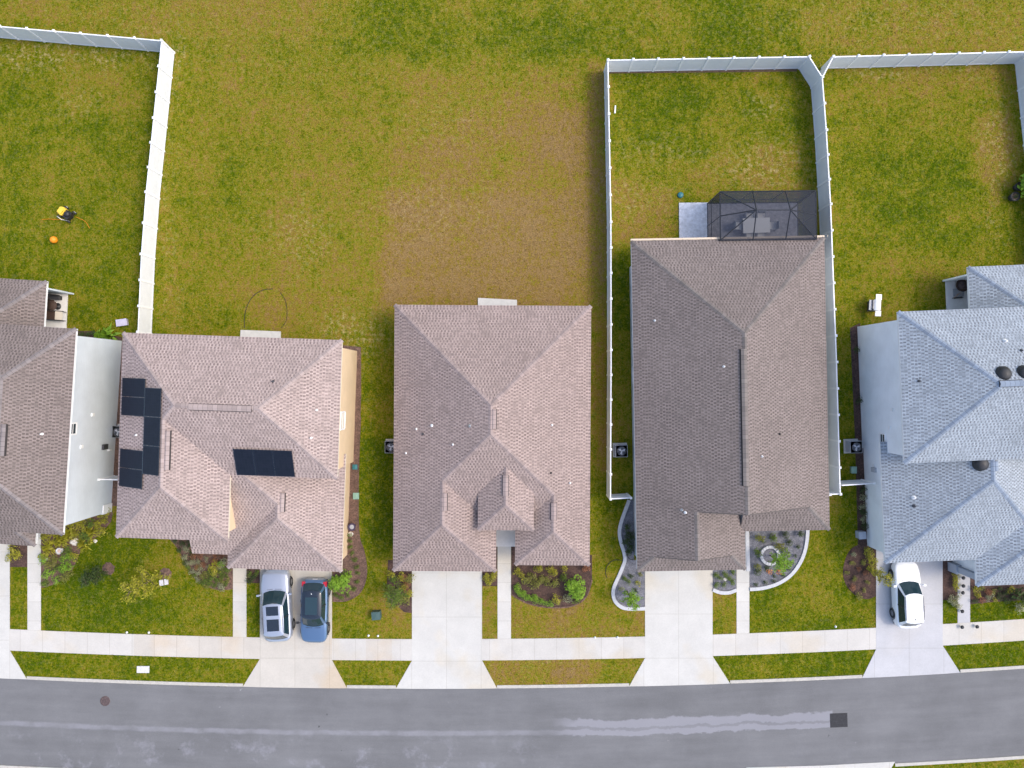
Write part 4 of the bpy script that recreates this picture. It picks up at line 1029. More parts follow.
# tan house right bed
for (x, y) in ((517, 570), (521, 574), (538, 567), (550, 568), (553, 571), (564, 567)): plant('yellow', x, y, .62, 'yellow-green shrub along the front wall of the tan-roofed house', group='shrubs along the tan house front wall')
for (x, y) in ((527, 580), (531, 576), (540, 579), (548, 580), (553, 582), (535, 583)): plant('olive', x, y, .75, 'olive shrub in the middle row of the wide mulch bed', group='olive shrubs in the wide mulch bed')
for (x, y) in ((516, 588), (519, 591), (522, 594), (526, 596), (530, 597), (535, 599), (540, 600), (545, 602), (550, 603), (518, 586), (524, 592), (534, 596)): plant('bright', x, y, .5, 'small bright green shrub along the front edge of the wide mulch bed', group='edge shrubs of the wide mulch bed')
plant('yellow', 556, 598, .8, 'yellow-green shrub at the front edge of the wide mulch bed'); plant('grey', 567, 597, .7, 'grey-purple shrub at the front edge of the wide mulch bed'); plant('green', 576, 598, .7, 'green shrub at the front corner of the wide mulch bed')
plant('big_bright', 575, 581, .72, 'large bright green shrub in the wide mulch bed of the tan house'); plant('green', 564, 575, .7, 'dark green shrub beside the large bright shrub in the wide bed'); plant('red', 586, 568, .7, 'reddish shrub at the house corner of the wide mulch bed')
# brown house gravel beds
for (x, y) in ((627, 527), (628, 534), (626, 540), (629, 545), (627, 551), (630, 538)): plant('dark', x, y, .62, 'dark shrub in the shaded gravel bed beside the brown-roofed house', group='dark shrubs in the side gravel bed')
for (x, y, k) in ((631, 575, 'dark'), (624, 577, 'green'), (636, 590, 'dark'), (621, 588, 'grey'), (628, 581, 'green'), (640, 573, 'olive')): plant(k, x, y, .42, 'small shrub in the curved gravel bed left of the white driveway', group='small shrubs in the left gravel bed')
plant('yellow', 637, 582, .5, 'yellow flowering shrub in the gravel bed left of the white driveway', 'flowering_shrub')
for (x, y) in ((716, 574), (724, 573), (732, 572), (719, 578), (732, 581), (716, 584), (724, 584), (728, 577)): plant('green', x, y, .46, 'small green shrub in the gravel strip between driveway and walkway', group='shrubs in the small gravel strip')
for (x, y, k, s) in ((758.5, 536, 'olive', .75), (772, 535.5, 'green', .7), (784.5, 534.5, 'dark', .55), (799, 533.5, 'dark', .6)): plant(k, x, y, s, 'round shrub along the front wall of the brown-roofed house', group='shrubs along the brown house wall')
for (x, y, k, s) in ((757, 551, 'green', .72), (777.5, 544, 'olive', .75), (783, 552, 'green', .85), (756.5, 566, 'olive', .55), (756, 571.5, 'dark', .55), (766, 568, 'dark', .5), (788, 542.5, 'dark', .5), (797.5, 546.5, 'dark', .42)): plant(k, x, y, s, 'medium shrub around the white ring in the gravel bed', group='medium shrubs around the white ring')
for (x, y) in ((794, 555), (790, 562.5), (788, 568.5), (782.5, 574.5), (774, 575.5), (773.5, 580), (765, 582), (755.5, 583.5), (763, 541)): plant('dark', x, y, .34, 'tiny dark shrub near the white curb of the curved gravel bed', group='tiny shrubs along the curved curb')
plant('flower', 769, 571, .5, 'orange flowering plant below the white ring, nearer the walkway', 'flowering_plant', cat='flower'); plant('flower', 778.5, 571, .55, 'orange flowering plant below the white ring, nearer the curved curb', 'flowering_plant', cat='flower')
# blue-grey house
for (x, y) in ((868, 556), (871, 561), (868, 567), (872, 570), (866, 551)): plant('yellow', x, y, .7, 'yellow-green shrub at the driveway edge of the oval mulch bed', group='shrubs at the edge of the oval mulch bed')
scatter('grey_oval', 12, ['grey', 'olive', 'red'], .38, .6, 'sparse brownish plant in the oval mulch bed by the white car', 'plants in the oval mulch bed', (845, 866), (552, 596), mind=.5)
for (x, y) in ((861, 497), (861, 505), (862, 512), (862, 519), (863, 526), (861, 488), (857, 400), (854, 350)): plant('grey' if y % 2 else 'dark', x, y, .55, 'grey-green shrub along the side wall of the blue-grey house', group='shrubs along the blue-grey side wall')
for (x, y) in ((953, 573), (954, 579), (954, 585)): plant('yellow', x, y, .62, 'yellow shrub beside the walkway with path lights', group='yellow shrubs by the lit walkway')
for (x, y) in ((949, 599), (955, 597), (952, 603), (955, 604)): plant('grey', x, y, .6, 'pale green shrub at the end of the strip beside the white car', group='pale shrubs by the lit walkway')
scatter('grey_right', 18, ['grey', 'olive', 'yellow', 'dark', 'red'], .4, .62, 'small mixed shrub in the mulch bed before the blue-grey house', 'mixed shrubs before the blue-grey house', (973, 1012), (588, 600), mind=.4)
plant('dark', 1017, 591, 1.5, 'large dark green shrub before the blue-grey house', hz=1.1); plant('green', 1022, 594, 1.2, 'green shrub beside the large dark shrub before the blue-grey house')
plant('grey', 1016, 606, 1.0, 'pale wispy shrub on the lawn edge before the blue-grey house')

def tree(name, label, px, py, H, spread, nb, leafmat, leaf=.11, per=26, lean=(0, 0), bare=.25, seed=1, droop=0, rad=.05, spreadk=.13):
    q = random.Random(seed); root = thing(name, label, 'tree', (*G(px, py), 0))
    t = MB(); c = MB()
    top = Vector((lean[0], lean[1], H)); P0 = Vector((0, 0, 0)); mid = top * .5 + Vector((q.uniform(-.06, .06), q.uniform(-.06, .06), 0))
    t.tube([P0, mid, top], [rad, rad * .65, .012], 8)
    for k in range(nb):
        s = bare + (1 - bare) * (k + .5) / nb; base = P0.lerp(mid, s * 2) if s < .5 else mid.lerp(top, s * 2 - 1)
        a = k * 2.4 + q.uniform(-.4, .4); ln = spread * (1.15 - s * .6) * q.uniform(.7, 1.15)
        d = Vector((math.cos(a), math.sin(a), .55 - droop + q.uniform(-.15, .2)))
        e = base + d * ln; m2 = base + d * ln * .5 + Vector((0, 0, .06))
        t.tube([base, m2, e], [rad * .4, rad * .25, .006], 5, cap=False)
        for i in range(per):
            u = q.uniform(.25, 1.05); p = base.lerp(e, u) + Vector((q.gauss(0, 1), q.gauss(0, 1), q.gauss(0, .8))) * spread * spreadk
            nrm = Vector((q.uniform(-1, 1), q.uniform(-1, 1), q.uniform(.2, 1.4))).normalized(); tt = nrm.cross(Vector((q.uniform(-1, 1), q.uniform(-1, 1), .1))).normalized(); ss = nrm.cross(tt)
            L = leaf * q.uniform(.7, 1.3); w = L * .45
            c.poly([p - tt * L * .5, p + ss * w * .5, p + tt * L * .6 - nrm * L * .12, p - ss * w * .5])
    t.build('trunk', 'bark', root); c.build('crown', leafmat, root)
    return root
tree('young_tree', 'young dark green tree with mulch ring on the lawn before the pale house', 107.5, 569, 2.6, .62, 20, 'leaf_dark', .13, 60, lean=(-.1, -.1), seed=3)
tree('young_tree', 'young yellow-branched tree with mulch ring and pale stakes on the front lawn', 164, 573.5, 4.3, 1.15, 24, 'leaf_yellow', .17, 42, lean=(-.2, -.1), seed=5, rad=.05, spreadk=.07)
tree('young_tree', 'young green tree beside the driveway of the tan-roofed house', 399, 587, 2.9, .80, 16, 'leaf_green', .12, 60, lean=(0, -.1), seed=8)
tree('young_tree', 'young bright green tree at the tip of the left gravel bed', 627, 591, 2.6, .62, 16, 'leaf_bright', .11, 60, lean=(.05, -.1), seed=9)
tree('young_tree', 'young green tree growing inside the white stone ring', 769.5, 555, 2.9, .80, 18, 'leaf_bright', .12, 55, lean=(.05, 0), seed=10, bare=.35)
tree('young_tree', 'young yellow-green tree in the oval bed reaching over the driveway', 869, 569, 2.1, .62, 16, 'leaf_yellow', .11, 36, lean=(.35, -.30), seed=14)
def mulch_ring(px, py, r, label):
    b = MB(); n = 20; q = random.Random(int(px)); x, y = G(px, py)
    pts = [(math.cos(6.283 * k / n) * r * q.uniform(.88, 1.1), math.sin(6.283 * k / n) * r * q.uniform(.88, 1.1)) for k in range(n)]
    b.mesh([(0, 0, .07)] + [(*p, .015) for p in pts], [(0, 1 + k, 1 + (k + 1) % n) for k in range(n)], smooth=True)
    b.mesh([(*p, .015) for p in pts] + [(p[0] * 1.02, p[1] * 1.02, -.03) for p in pts], [(k, n + k, n + (k + 1) % n, (k + 1) % n) for k in range(n)])
    o = b.build('mulch_ring', 'dry_mulch'); o.location = (x, y, 0); structure(o)
mulch_ring(108.5, 568.5, .42, ''); mulch_ring(165.5, 574, .42, '')

# ---------------------------------------------------------------- cars
def car(name, label, L, W, H, paint, roofmat, px, py, rotz, kind='suv', zc=.8, tails=.045):
    x, y = G(px, py, zc); root = thing(name, label, 'car', (x, y, 0), rotz)
    hL, hW = L / 2, W / 2
    hatch = kind != 'sedan'
    yw0 = hL * .47                      # windscreen base
    yw1 = hL * .16                      # windscreen top
    yr0, yr1 = (-hL * .93, -hL * .76) if hatch else (-hL * .80, -hL * .50)
    belt = H * .60; hood0, hood1 = H * .60, H * .46
    body = MB(); st = 40; prof = []
    def top(y):
        if y > yw0: t = (y - yw0) / (hL - yw0); return hood0 + (hood1 - hood0) * t ** 1.5 - .10 * max(0, (t - .85) / .15) ** 2
        if y < yr0 + .1: t = (yr0 + .1 - y) / max(.05, (yr0 + .1 + hL)); return belt - .12 * t * t
        return belt
    ring = []
    for i in range(st + 1):
        u = -1 + 2 * i / st; yy = u * hL; w = hW * (1 - .10 * abs(u) ** 4 - .24 * abs(u) ** 18)
        zb = .20 + .10 * abs(u) ** 10; zt = top(yy); m = abs(u) ** 14
        half = [(w * .90, zb), (w * .975, zb + .12), (w * 1.0, zb + (zt - zb) * .45), (w * .985, zt - .14), (w * .945, zt - .04), (w * .80, zt + .0), (w * .42, zt + .025), (0, zt + .032)]
        ring.append([(a, yy, z) for a, z in half] + [(-a, yy, z) for a, z in half[-2::-1]])
    n = len(ring[0]); v = [p for r in ring for p in r]
    f = [(i * n + k, i * n + k + 1, (i + 1) * n + k + 1, (i + 1) * n + k) for i in range(st) for k in range(n - 1)]
    body.mesh(v, [q[::-1] for q in f], 0, True)
    body.mesh(ring[0], [tuple(range(n))]); body.mesh(ring[-1], [tuple(range(n - 1, -1, -1))])
    body.box(-hW * .8, hW * .8, -hL * .95, hL * .95, .16, .24, 1)
    body.build('body', [paint, 'black_plastic'], root)
    wb, wr = hW * .90, hW * .72
    zr = H - .06
    base = [(0, yw0), (wb * .45, yw0 - .04), (wb * .84, yw0 - .17), (wb * .955, yw0 - .36), (wb * .985, (yw0 + yr0) / 2), (wb * .95, yr0 + .30), (wb * .84, yr0 + .10), (wb * .45, yr0 + .02), (0, yr0)]
    roofr = [(0, yw1), (wr * .45, yw1 - .03), (wr * .90, yw1 - .12), (wr * .99, yw1 - .24), (wr * 1.02, (yw1 + yr1) / 2), (wr * .98, yr1 + .20), (wr * .88, yr1 + .07), (wr * .45, yr1 + .02), (0, yr1)]
    glass = {}; pil = MB()
    def pt(lst, i, z, s): return (lst[i][0] * s, lst[i][1], z)
    kinds = ['windscreen', 'windscreen', 'pillar', 'side', 'side', 'pillar', 'rear_window', 'rear_window']
    wins = {'windscreen': MB(), 'rear_window': MB(), 'sideL': MB(), 'sideR': MB()}
    for s in (1, -1):
        for i, kd in enumerate(kinds):
            q = [pt(base, i, belt + .01, s), pt(base, i + 1, belt + .01, s), pt(roofr, i + 1, zr, s), pt(roofr, i, zr, s)]
            if s < 0: q = q[::-1]
            if kd == 'pillar': pil.poly(q, smooth=True)
            elif kd == 'side': wins['sideR' if s > 0 else 'sideL'].poly(q, smooth=True)
            else: wins[kd].poly(q, smooth=True)
    for k, o in wins.items():
        if k.startswith('side'):
            ob = o.build('side_window', 'car_glass', root); s = 1 if k == 'sideR' else -1
            p = MB(); ym = (yw0 + yr0) / 2 - .05; a0 = Vector((base[4][0] * s, ym, belt)); a1 = Vector((roofr[4][0] * s, ym, zr))
            p.tube([a0, a1], .035, 6); p.build('window_pillar', 'black_plastic', ob)
        else: o.build(k, 'car_glass', root)
    pil.build('pillar', paint, root)
    rf = MB(); full = [(a, b) for a, b in roofr] + [(-a, b) for a, b in roofr[-2:0:-1]]; nn = len(full)
    cyr = (yw1 + yr1) / 2
    r0 = [(a, b, zr) for a, b in full]; r1 = [(a * .93, cyr + (b - cyr) * .96, zr + .045) for a, b in full]; r2 = [(a * .55, cyr + (b - cyr) * .6, zr + .065) for a, b in full]
    v = r0 + r1 + r2 + [(0, cyr, zr + .07)]
    f = [(i, i + nn, (i + 1) % nn + nn, (i + 1) % nn) for i in range(nn)] + [(i + nn, i + 2 * nn, (i + 1) % nn + 2 * nn, (i + 1) % nn + nn) for i in range(nn)] + [(i + 2 * nn, 3 * nn, (i + 1) % nn + 2 * nn) for i in range(nn)]
    rf.mesh(v, f, 0, True); roof = rf.build('roof', roofmat, root)
    # wheels
    wr_ = .335
    for sx in (-1, 1):
        for sy in (.60, -.60):
            t = MB(); cx = sx * (hW - .10); cyw = sy * hL
            prof = [(.20, -.105), (.30, -.11), (wr_, -.085), (wr_, .085), (.30, .11), (.20, .105)]
            vv = []; ff = []; K = 20
            for r, ox in prof: vv += [(cx + ox * 1.0, cyw + r * math.cos(6.2832 * k / K), wr_ + r * math.sin(6.2832 * k / K)) for k in range(K)]
            for i in range(len(prof) - 1):
                for k in range(K): ff.append((i * K + k, i * K + (k + 1) % K, (i + 1) * K + (k + 1) % K, (i + 1) * K + k))
            t.mesh(vv, ff, 0, True); wo = t.build('wheel', 'tyre_rubber', root)
            r = MB(); xo = cx + sx * .09
            for k in range(10):
                a = 6.2832 * k / 10; d = Vector((0, math.cos(a), math.sin(a))); p = Vector((0, -d.z, d.y)) * .025; c0 = Vector((xo, cyw, wr_))
                r.poly([c0 + d * .03 - p, c0 + d * .215 - p * 1.3, c0 + d * .215 + p * 1.3, c0 + d * .03 + p])
            r.tube([(xo - sx * .03, cyw, wr_), (xo + sx * .008, cyw, wr_)], .05, 10)
            vv = [(xo, cyw + q * math.cos(6.2832 * k / K), wr_ + q * math.sin(6.2832 * k / K)) for q in (.19, .222) for k in range(K)]
            r.mesh(vv, [(k, (k + 1) % K, K + (k + 1) % K, K + k) for k in range(K)]); r.build('rim', 'rim_alloy', wo)
            a = MB(); pts = [(sx * (hW * .985), cyw + (wr_ + .06) * math.cos(R(8 + 164 * k / 12)), wr_ + (wr_ + .05) * math.sin(R(8 + 164 * k / 12))) for k in range(13)]
            a.tube(pts, .03, 6); a.build('wheel_arch', 'black_plastic', root)
        m = MB(); m.tube([(sx * hW * .93, yw0 - .28, belt + .03), (sx * (hW + .10), yw0 - .30, belt + .09)], [.03, .03], 6); mx = sx * (hW + .12)
        m.box(mx - .09, mx + .09, yw0 - .36, yw0 - .24, belt + .03, belt + .17); m.build('wing_mirror', paint if paint != 'car_blue' else 'black_plastic', root)
        hl = MB(); hl.mesh([(sx * hW * .52, hL * .955, hood1 + .0), (sx * hW * .86, hL * .865, hood1 + .04), (sx * hW * .90, hL * .80, hood1 - .02), (sx * hW * .86, hL * .935, hood1 - .12), (sx * hW * .55, hL * .992, hood1 - .10)], [(0, 1, 2, 3, 4) if sx < 0 else (4, 3, 2, 1, 0)]); hl.mesh([(sx * hW * .5, hL * .93, hood1 + .035), (sx * hW * .80, hL * .855, hood1 + .055), (sx * hW * .80, hL * .90, hood1 + .0), (sx * hW * .55, hL * .965, hood1 + .0)], [(0, 1, 2, 3)]); hl.build('headlight', 'lamp_clear', root)
        tl = MB(); zt = belt - .03; tx_ = .78 if tails > 0 else .66; tl.box(sx * hW * tx_ - (.10 if tails < 0 else .13), sx * hW * tx_ + .10, -hL * .955, -hL * (.87 if tails < 0 else .80), zt - .16, zt + tails); tl.build('tail_light', 'tail_red', root)
        for yy in (hL * .12, -hL * .33):
            dh = MB(); dh.box(sx * hW * .99 - .02, sx * hW * .99 + .02, yy - .08, yy + .08, belt - .16, belt - .13)
            dh.build('door_handle', paint if paint != 'car_blue' else 'black_plastic', root)
        if kind == 'suv':
            r = MB(); r.tube([(sx * wr * .93, yw1 - .2, zr + .035), (sx * wr * .96, cyr, zr + .07), (sx * wr * .93, yr1 + .25, zr + .035)], .022, 6); r.build('roof_rail', 'dark_grey_metal', roof)
    pl = MB(); pl.box(-.16, .16, -hL - .015, -hL + .02, belt - .34, belt - .20); pl.build('number_plate', 'plate_white', root)
    gr = MB(); gr.box(-hW * .46, hW * .46, hL * .985, hL + .015, hood1 - .28, hood1 - .10); gr.build('grille', 'black_plastic', root)
    w = MB(); w.tube([(-.5, yw0 + .02, belt + .03), (-.1, yw0 + .05, belt + .03)], .012, 4); w.tube([(.05, yw0 + .05, belt + .03), (.5, yw0 + .02, belt + .03)], .012, 4); w.build('wiper', 'black_plastic', root)
    return root, roof, zr, cyr, wr, yw1, yr1, hL, hW, belt
c = car('suv_car', 'silver estate SUV with two sunroofs parked beside the blue car', 4.75, 1.92, 1.72, 'car_silver', 'car_silver', 276.5, 605.5, R(3.2), 'suv', tails=-.05)
for (ya, yb_) in ((c[5] - .18, c[5] - .78), (c[5] - 1.02, c[5] - 1.80)):
    s = MB(); s.box(-.40, .40, yb_, ya, c[2] + .05, c[2] + .074); s.build('sunroof', 'car_black_gloss', c[1])
c = car('hatchback_car', 'blue hatchback with black glass roof parked beside the silver SUV', 4.25, 1.82, 1.55, 'car_blue', 'car_black_gloss', 314, 611.5, R(179.0), 'hatch')
s = MB(); s.box(-.40, .40, c[6] + .45, c[5] - .35, c[2] + .058, c[2] + .072); s.build('sunroof', 'car_glass', c[1])
s = MB(); s.tube([(0, c[6] + .25, c[2] + .05), (0, c[6] + .16, c[2] + .13)], [.03, .01], 6); s.build('antenna', 'white_paint', c[1])
c = car('compact_car', 'white compact SUV parked alone on the driveway of the blue-grey house', 4.36, 1.74, 1.66, 'car_white', 'car_white', 907.6, 595.2, R(2.2), 'suv', tails=-.05)
s = MB(); s.tube([(0, c[6] + .35, c[2] + .05), (0, c[6] + .22, c[2] + .15)], [.03, .01], 6); s.build('antenna', 'black_plastic', c[1])

# ---------------------------------------------------------------- screen enclosure with its table
cg = thing('screen_enclosure', 'dark mesh screened patio enclosure behind the brown-roofed house', 'screen enclosure', (*G(752, 222), 0), R(.6))
cw, cs_ = math.cos(R(-.6)), math.sin(R(-.6)); co0 = G(752, 222)
def cl(px, py, z=0):
    x, y = G(px, py, z); dx, dy = x - co0[0], y - co0[1]; return Vector((dx * cw - dy * cs_, dx * cs_ + dy * cw, z))
ex0, ex1 = cl(707.3, 220).x, cl(797.3, 220).x; ey1 = cl(752, 203.2).y; ey0 = cl(752, 240.5, 2.9).y; Zc, Zp = 3.1, 4.1
ap1, ap2 = cl(756.5, 210, Zp), cl(790.6, 210, Zp)
fr = MB(); T = lambda a, b, r=.045: fr.tube([a, b], r * .85, 4, smooth=False)
C = [Vector((ex0, ey0, 0)), Vector((ex0, ey1, 0)), Vector((ex1, ey1, 0)), Vector((ex1, ey0, 0))]; up = Vector((0, 0, Zc))
for a, b in ((0, 1), (1, 2), (2, 3)): T(C[a] + up, C[b] + up, .05); T(C[a] + up * .33, C[b] + up * .33, .025); T(C[a] + Vector((0, 0, .08)), C[b] + Vector((0, 0, .08)), .035)
T(C[0] + up, C[3] + up, .04)
for p in C: T(p, p + up, .045)
for t in (.33, .67): q = C[1].lerp(C[2], t); T(q, q + up, .035)
for t in (.5,):
    for a, b in ((0, 1), (2, 3)): q = C[a].lerp(C[b], t); T(q, q + up, .03)
T(ap1, ap2, .035)
mx = lambda t: C[1].lerp(C[2], t) + up
for ap, cr, side, t in ((ap1, C[1], C[0], .34), (ap2, C[2], C[3], .68)):
    T(ap, cr + up); T(ap, side + up); T(ap, cr.lerp(side, .5) + up); T(ap, mx(t)); T(ap, C[0].lerp(C[3], t) + up)
fr.build('enclosure_frame', 'screen_frame', cg)
sc = MB()
for a, b in ((0, 1), (1, 2), (2, 3)): sc.poly([C[a], C[b], C[b] + up, C[a] + up])
sc.poly([C[0] + up, C[1] + up, ap1]); sc.poly([C[1] + up, C[2] + up, ap2, ap1]); sc.poly([C[2] + up, C[3] + up, ap2]); sc.poly([C[3] + up, C[0] + up, ap1, ap2])
sc.build('mesh_screen', 'screen_mesh', cg)
def table(label, px, py, L, W, z, mat, rot=0):
    r = thing('patio_table', label, 'table', (*G(px, py), .08), rot)
    b = MB(); b.box(-L / 2, L / 2, -W / 2, W / 2, z - .04, z); b.build('tabletop', mat, r)
    lg = MB(); lg.box(-.03, .03, -.03, .03, 0, z - .041); me = lg.data('leg', ['dark_grey_metal'])
    for sx in (-1, 1):
        for sy in (-1, 1):
            o = bpy.data.objects.new('leg', me); COL.objects.link(o); o.parent = r; o.location = (sx * (L / 2 - .08), sy * (W / 2 - .08), 0)
    return r
def chair(label, px, py, rot, mat='dark_grey_metal', cush='grey_cloth', group=None, base=.08):
    r = thing('patio_chair', label, 'chair', (*G(px, py), base), rot, group)
    b = MB(); b.box(-.25, .25, -.24, .24, .40, .46); b.build('seat', cush, r)
    b = MB(); b.box(-.25, .25, -.30, -.25, .44, .92); b.build('backrest', mat, r)
    for sx in (-1, 1):
        a = MB(); a.box(sx * .28 - .025, sx * .28 + .025, -.27, .22, .60, .64); a.build('armrest', mat, r)
        for sy in (-1, 1):
            l = MB(); l.box(sx * .26 - .022, sx * .26 + .022, sy * .22 - .022, sy * .22 + .022, 0, .40 if sy < 0 else .60); l.build('leg', mat, r)
    return r
table('large pale grey dining table inside the screened enclosure', 752.5, 228, 1.8, 1.0, .75, 'table_grey', R(2))
gC = 'chairs around the table in the screen enclosure'
for px, py, rt in ((735.5, 227.5, R(90) * -1), (770, 227.5, R(90))): chair('grey patio chair at an end of the table inside the screen enclosure', px, py, rt, 'stone_grey', 'table_grey', gC)
for px in (750, 761): chair('grey patio chair on the yard side of the enclosed table', px - 3, 218.5, R(180), 'stone_grey', 'table_grey', gC); chair('grey patio chair on the house side of the enclosed table', px - 3, 236.5, 0, 'stone_grey', 'table_grey', gC)
# furniture under the west back roof
chair('dark patio chair against the wall on the pale house patio', 50, 299, R(200), 'black_plastic', 'brown_wicker'); chair('dark patio chair beside the round table on the pale house patio', 48, 309, R(120), 'black_plastic', 'brown_wicker')
t = thing('round_table', 'small dark round table on the pale house patio', 'table', (*G(58.5, 306.5), .09)); b = MB(); b.lathe([(0, .66), (.36, .66), (.38, .70), (0, .701)], 20); b.build('tabletop', 'brown_wicker', t); b = MB(); b.lathe([(.24, 0), (.22, .03), (.04, .06), (.04, .659)], 12); b.build('base', 'black_plastic', t)
t = thing('garden_bench', 'dark framed garden bench with beige end on the pale house patio', 'bench', (*G(57, 316), .09), R(-4))
b = MB()
for k in range(9): b.box(-.62 + k * .09, -.55 + k * .09, -.28, .28, .40, .44)
b.build('seat', 'brown_wicker', t); b = MB(); b.box(.20, .68, -.28, .28, .40, .455); b.build('cushion', 'beige_cushion', t)
b = MB(); b.box(-.66, .72, -.35, -.29, .30, .80); b.box(-.66, .72, .29, .33, .34, .46); b.build('frame', 'black_plastic', t)
for sx in (-.62, .66):
    for sy in (-.30, .29): b = MB(); b.box(sx - .03, sx + .03, sy - .02, sy + .02, 0, .34); b.build('leg', 'black_plastic', t)
t = thing('patio_awning_chair', 'dark padded lounge chair at the patio corner of the pale house', 'chair', (*G(57.5, 298.5), .09), R(-5)); t.name = 'lounge_chair'
b = MB(); b.box(-.42, .42, -.12, .14, .34, .44); b.build('seat', 'dark_grey_metal', t); b = MB(); b.box(-.42, .42, .14, .20, .34, .85); b.build('backrest', 'black_plastic', t)
for sx in (-.36, .36): b = MB(); b.box(sx - .025, sx + .025, -.1, .16, 0, .34); b.build('leg', 'black_plastic', t)
# east back patio
t = thing('wicker_chair', 'round brown wicker chair on the blue-grey house patio', 'chair', (*G(958, 286), .09)); b = MB(); b.lathe([(.20, 0), (.18, .22), (.42, .34), (.46, .46), (.40, .46), (.28, .40), (0, .37)], 18); b.build('seat', 'brown_wicker', t); b = MB(); b.lathe([(.30, .401), (.26, .45), (0, .47)], 14); b.build('cushion', 'rust_iron', t)
b = MB(); b.box(-.36, .36, -.26, .26, 0, .02); b.box(-.34, .34, -.24, .24, .02, .024); o = b.build('door_mat', 'grey_cloth'); o.location = (*G(957.5, 292.5), .092); o.rotation_euler = (0, 0, R(3)); tag(o, 'grey mat on the blue-grey house patio', 'mat')
t = thing('scooter', 'thin dark kick scooter lying on the blue-grey house patio', 'scooter', (*G(957.5, 297.8), .09), R(5))
b = MB(); b.box(-.36, .22, -.06, .06, .08, .11); b.build('deck', 'dark_grey_metal', t); b = MB(); b.tube([(-.36, 0, .1), (-.42, .08, .5), (-.46, .2, .85)], .018, 6); b.tube([(-.60, .14, .85), (-.30, .28, .85)], .018, 6); b.build('handlebar', 'terracotta', t)
for xx in (-.40, .26): b = MB(); b.tube([(xx, -.018, .06), (xx, .018, .06)], .06, 10); b.build('wheel', 'tyre_rubber', t)

# ---------------------------------------------------------------- small things
def ac_unit(label, px, py, rot, zt=.85, box=True):
    r = thing('ac_unit', label, 'air conditioner', (*G(px, py, .8), 0), rot, 'air conditioners beside the houses')
    b = MB(); b.box(-.48, .48, -.48, .48, 0, .07); b.build('pad', 'slab_concrete', r)
    b = MB(); b.box(-.38, .38, -.38, .38, .07, zt); b.box(-.40, .40, -.40, .40, zt - .06, zt)
    for k in range(6):
        z = .14 + k * .1
        b.box(-.39, .39, -.39, .39, z, z + .02)
    b.build('cabinet', 'ac_grey', r)
    b = MB(); b.lathe([(.27, zt + .003), (.28, zt + .02), (.10, zt + .021), (0, zt + .0215)], 24); fan = b.build('fan_opening', 'ac_dark', r)
    b = MB()
    for k in range(3):
        a = 2.094 * k + .4; M = Matrix.Translation((0, 0, zt + .03)) @ Matrix.Rotation(a, 4, 'Z'); b.poly([M @ Vector(p) for p in ((.02, -.03, 0), (.20, -.09, .004), (.25, .06, .010), (.05, .05, .006))])
    b.lathe([(.05, zt + .022), (.05, zt + .04), (0, zt + .042)], 10); b.build('fan_blades', 'ac_grey', fan)
    b = MB()
    for q in (.20, .285): b.tube([(q * math.cos(6.2832 * k / 20), q * math.sin(6.2832 * k / 20), zt + .06) for k in range(21)], .006, 4, cap=False)
    b.build('fan_guard', 'ac_grey', fan)
ac_unit('grey air conditioner at the left wall of the tan-roofed house', 391, 447, R(0)); ac_unit('grey air conditioner between the white fence and the brown-roofed house', 621.5, 451, R(1)); ac_unit('grey air conditioner at the side wall of the blue-grey house', 856, 447, R(2)); ac_unit('grey air conditioner in the gap between pale wall and solar roof', 118.5, 432, R(-3))
def small_box(name, label, cat, px, py, w, d, h, mat, rot=0, lid=None, lift=.0):
    r = thing(name, label, cat, (*G(px, py, h), lift), rot)
    b = MB(); b.prism([(-w / 2, -d / 2), (w / 2, -d / 2), (w / 2, d / 2), (-w / 2, d / 2)], 0, h); b.build('body', mat, r)
    b = MB(); e = .02; b.prism([(-w / 2 - e, -d / 2 - e), (w / 2 + e, -d / 2 - e), (w / 2 + e, d / 2 + e), (-w / 2 - e, d / 2 + e)], h, h + .03)
    b.mesh([(-w / 2, -d / 2, h + .03), (w / 2, -d / 2, h + .03), (w / 2, d / 2, h + .03), (-w / 2, d / 2, h + .03), (0, -d / 4, h + .055), (0, d / 4, h + .055)], [(0, 1, 4), (1, 2, 5, 4), (2, 3, 5), (3, 0, 4, 5)])
    b.build('lid', lid or mat, r)
    return r
small_box('transformer_box', 'dark green utility transformer box on the lawn beside the tan driveway', 'utility box', 376, 616, .55, .50, .55, 'utility_green', R(4))
small_box('utility_box', 'pale green square utility box in the mulch beside the peach wall', 'utility box', 356, 496, .36, .40, .15, 'utility_pale_green')
small_box('valve_box', 'small teal valve box in the mulch beside the peach wall', 'utility box', 355, 467, .30, .30, .12, 'teal_plastic')
small_box('utility_box', 'lavender-grey utility box on the grass behind the pale grey house', 'utility box', 121.5, 322.5, .70, .42, .22, 'utility_lavender', R(8), 'utility_lavender')
small_box('utility_box', 'grey-green utility box between the fence and the blue-grey house', 'utility box', 854, 470, .32, .42, .25, 'utility_pale_green')
small_box('storage_bin', 'grey storage bin at the front corner of the blue-grey side wall', 'bin', 862.5, 535.5, .45, .45, .55, 'stone_grey', R(4))
b = MB(); b.box(-.42, .42, -.23, .23, -.02, .05); b.box(-.38, .38, -.19, .19, .05, .06); o = b.build('utility_cover', 'lid_grey'); o.location = (*G(143.3, 669.3), 0); tag(o, 'pale rectangular utility lid in the verge by the road', 'utility cover')
b = MB(); b.lathe([(.34, .004), (.34, .014), (.28, .016), (.27, .012), (.10, .012), (.09, .017), (0, .017)], 24); o = b.build('manhole_cover', 'rust_iron'); o.location = (*G(105.2, 701), 0); tag(o, 'round rusty manhole cover in the road', 'manhole cover')
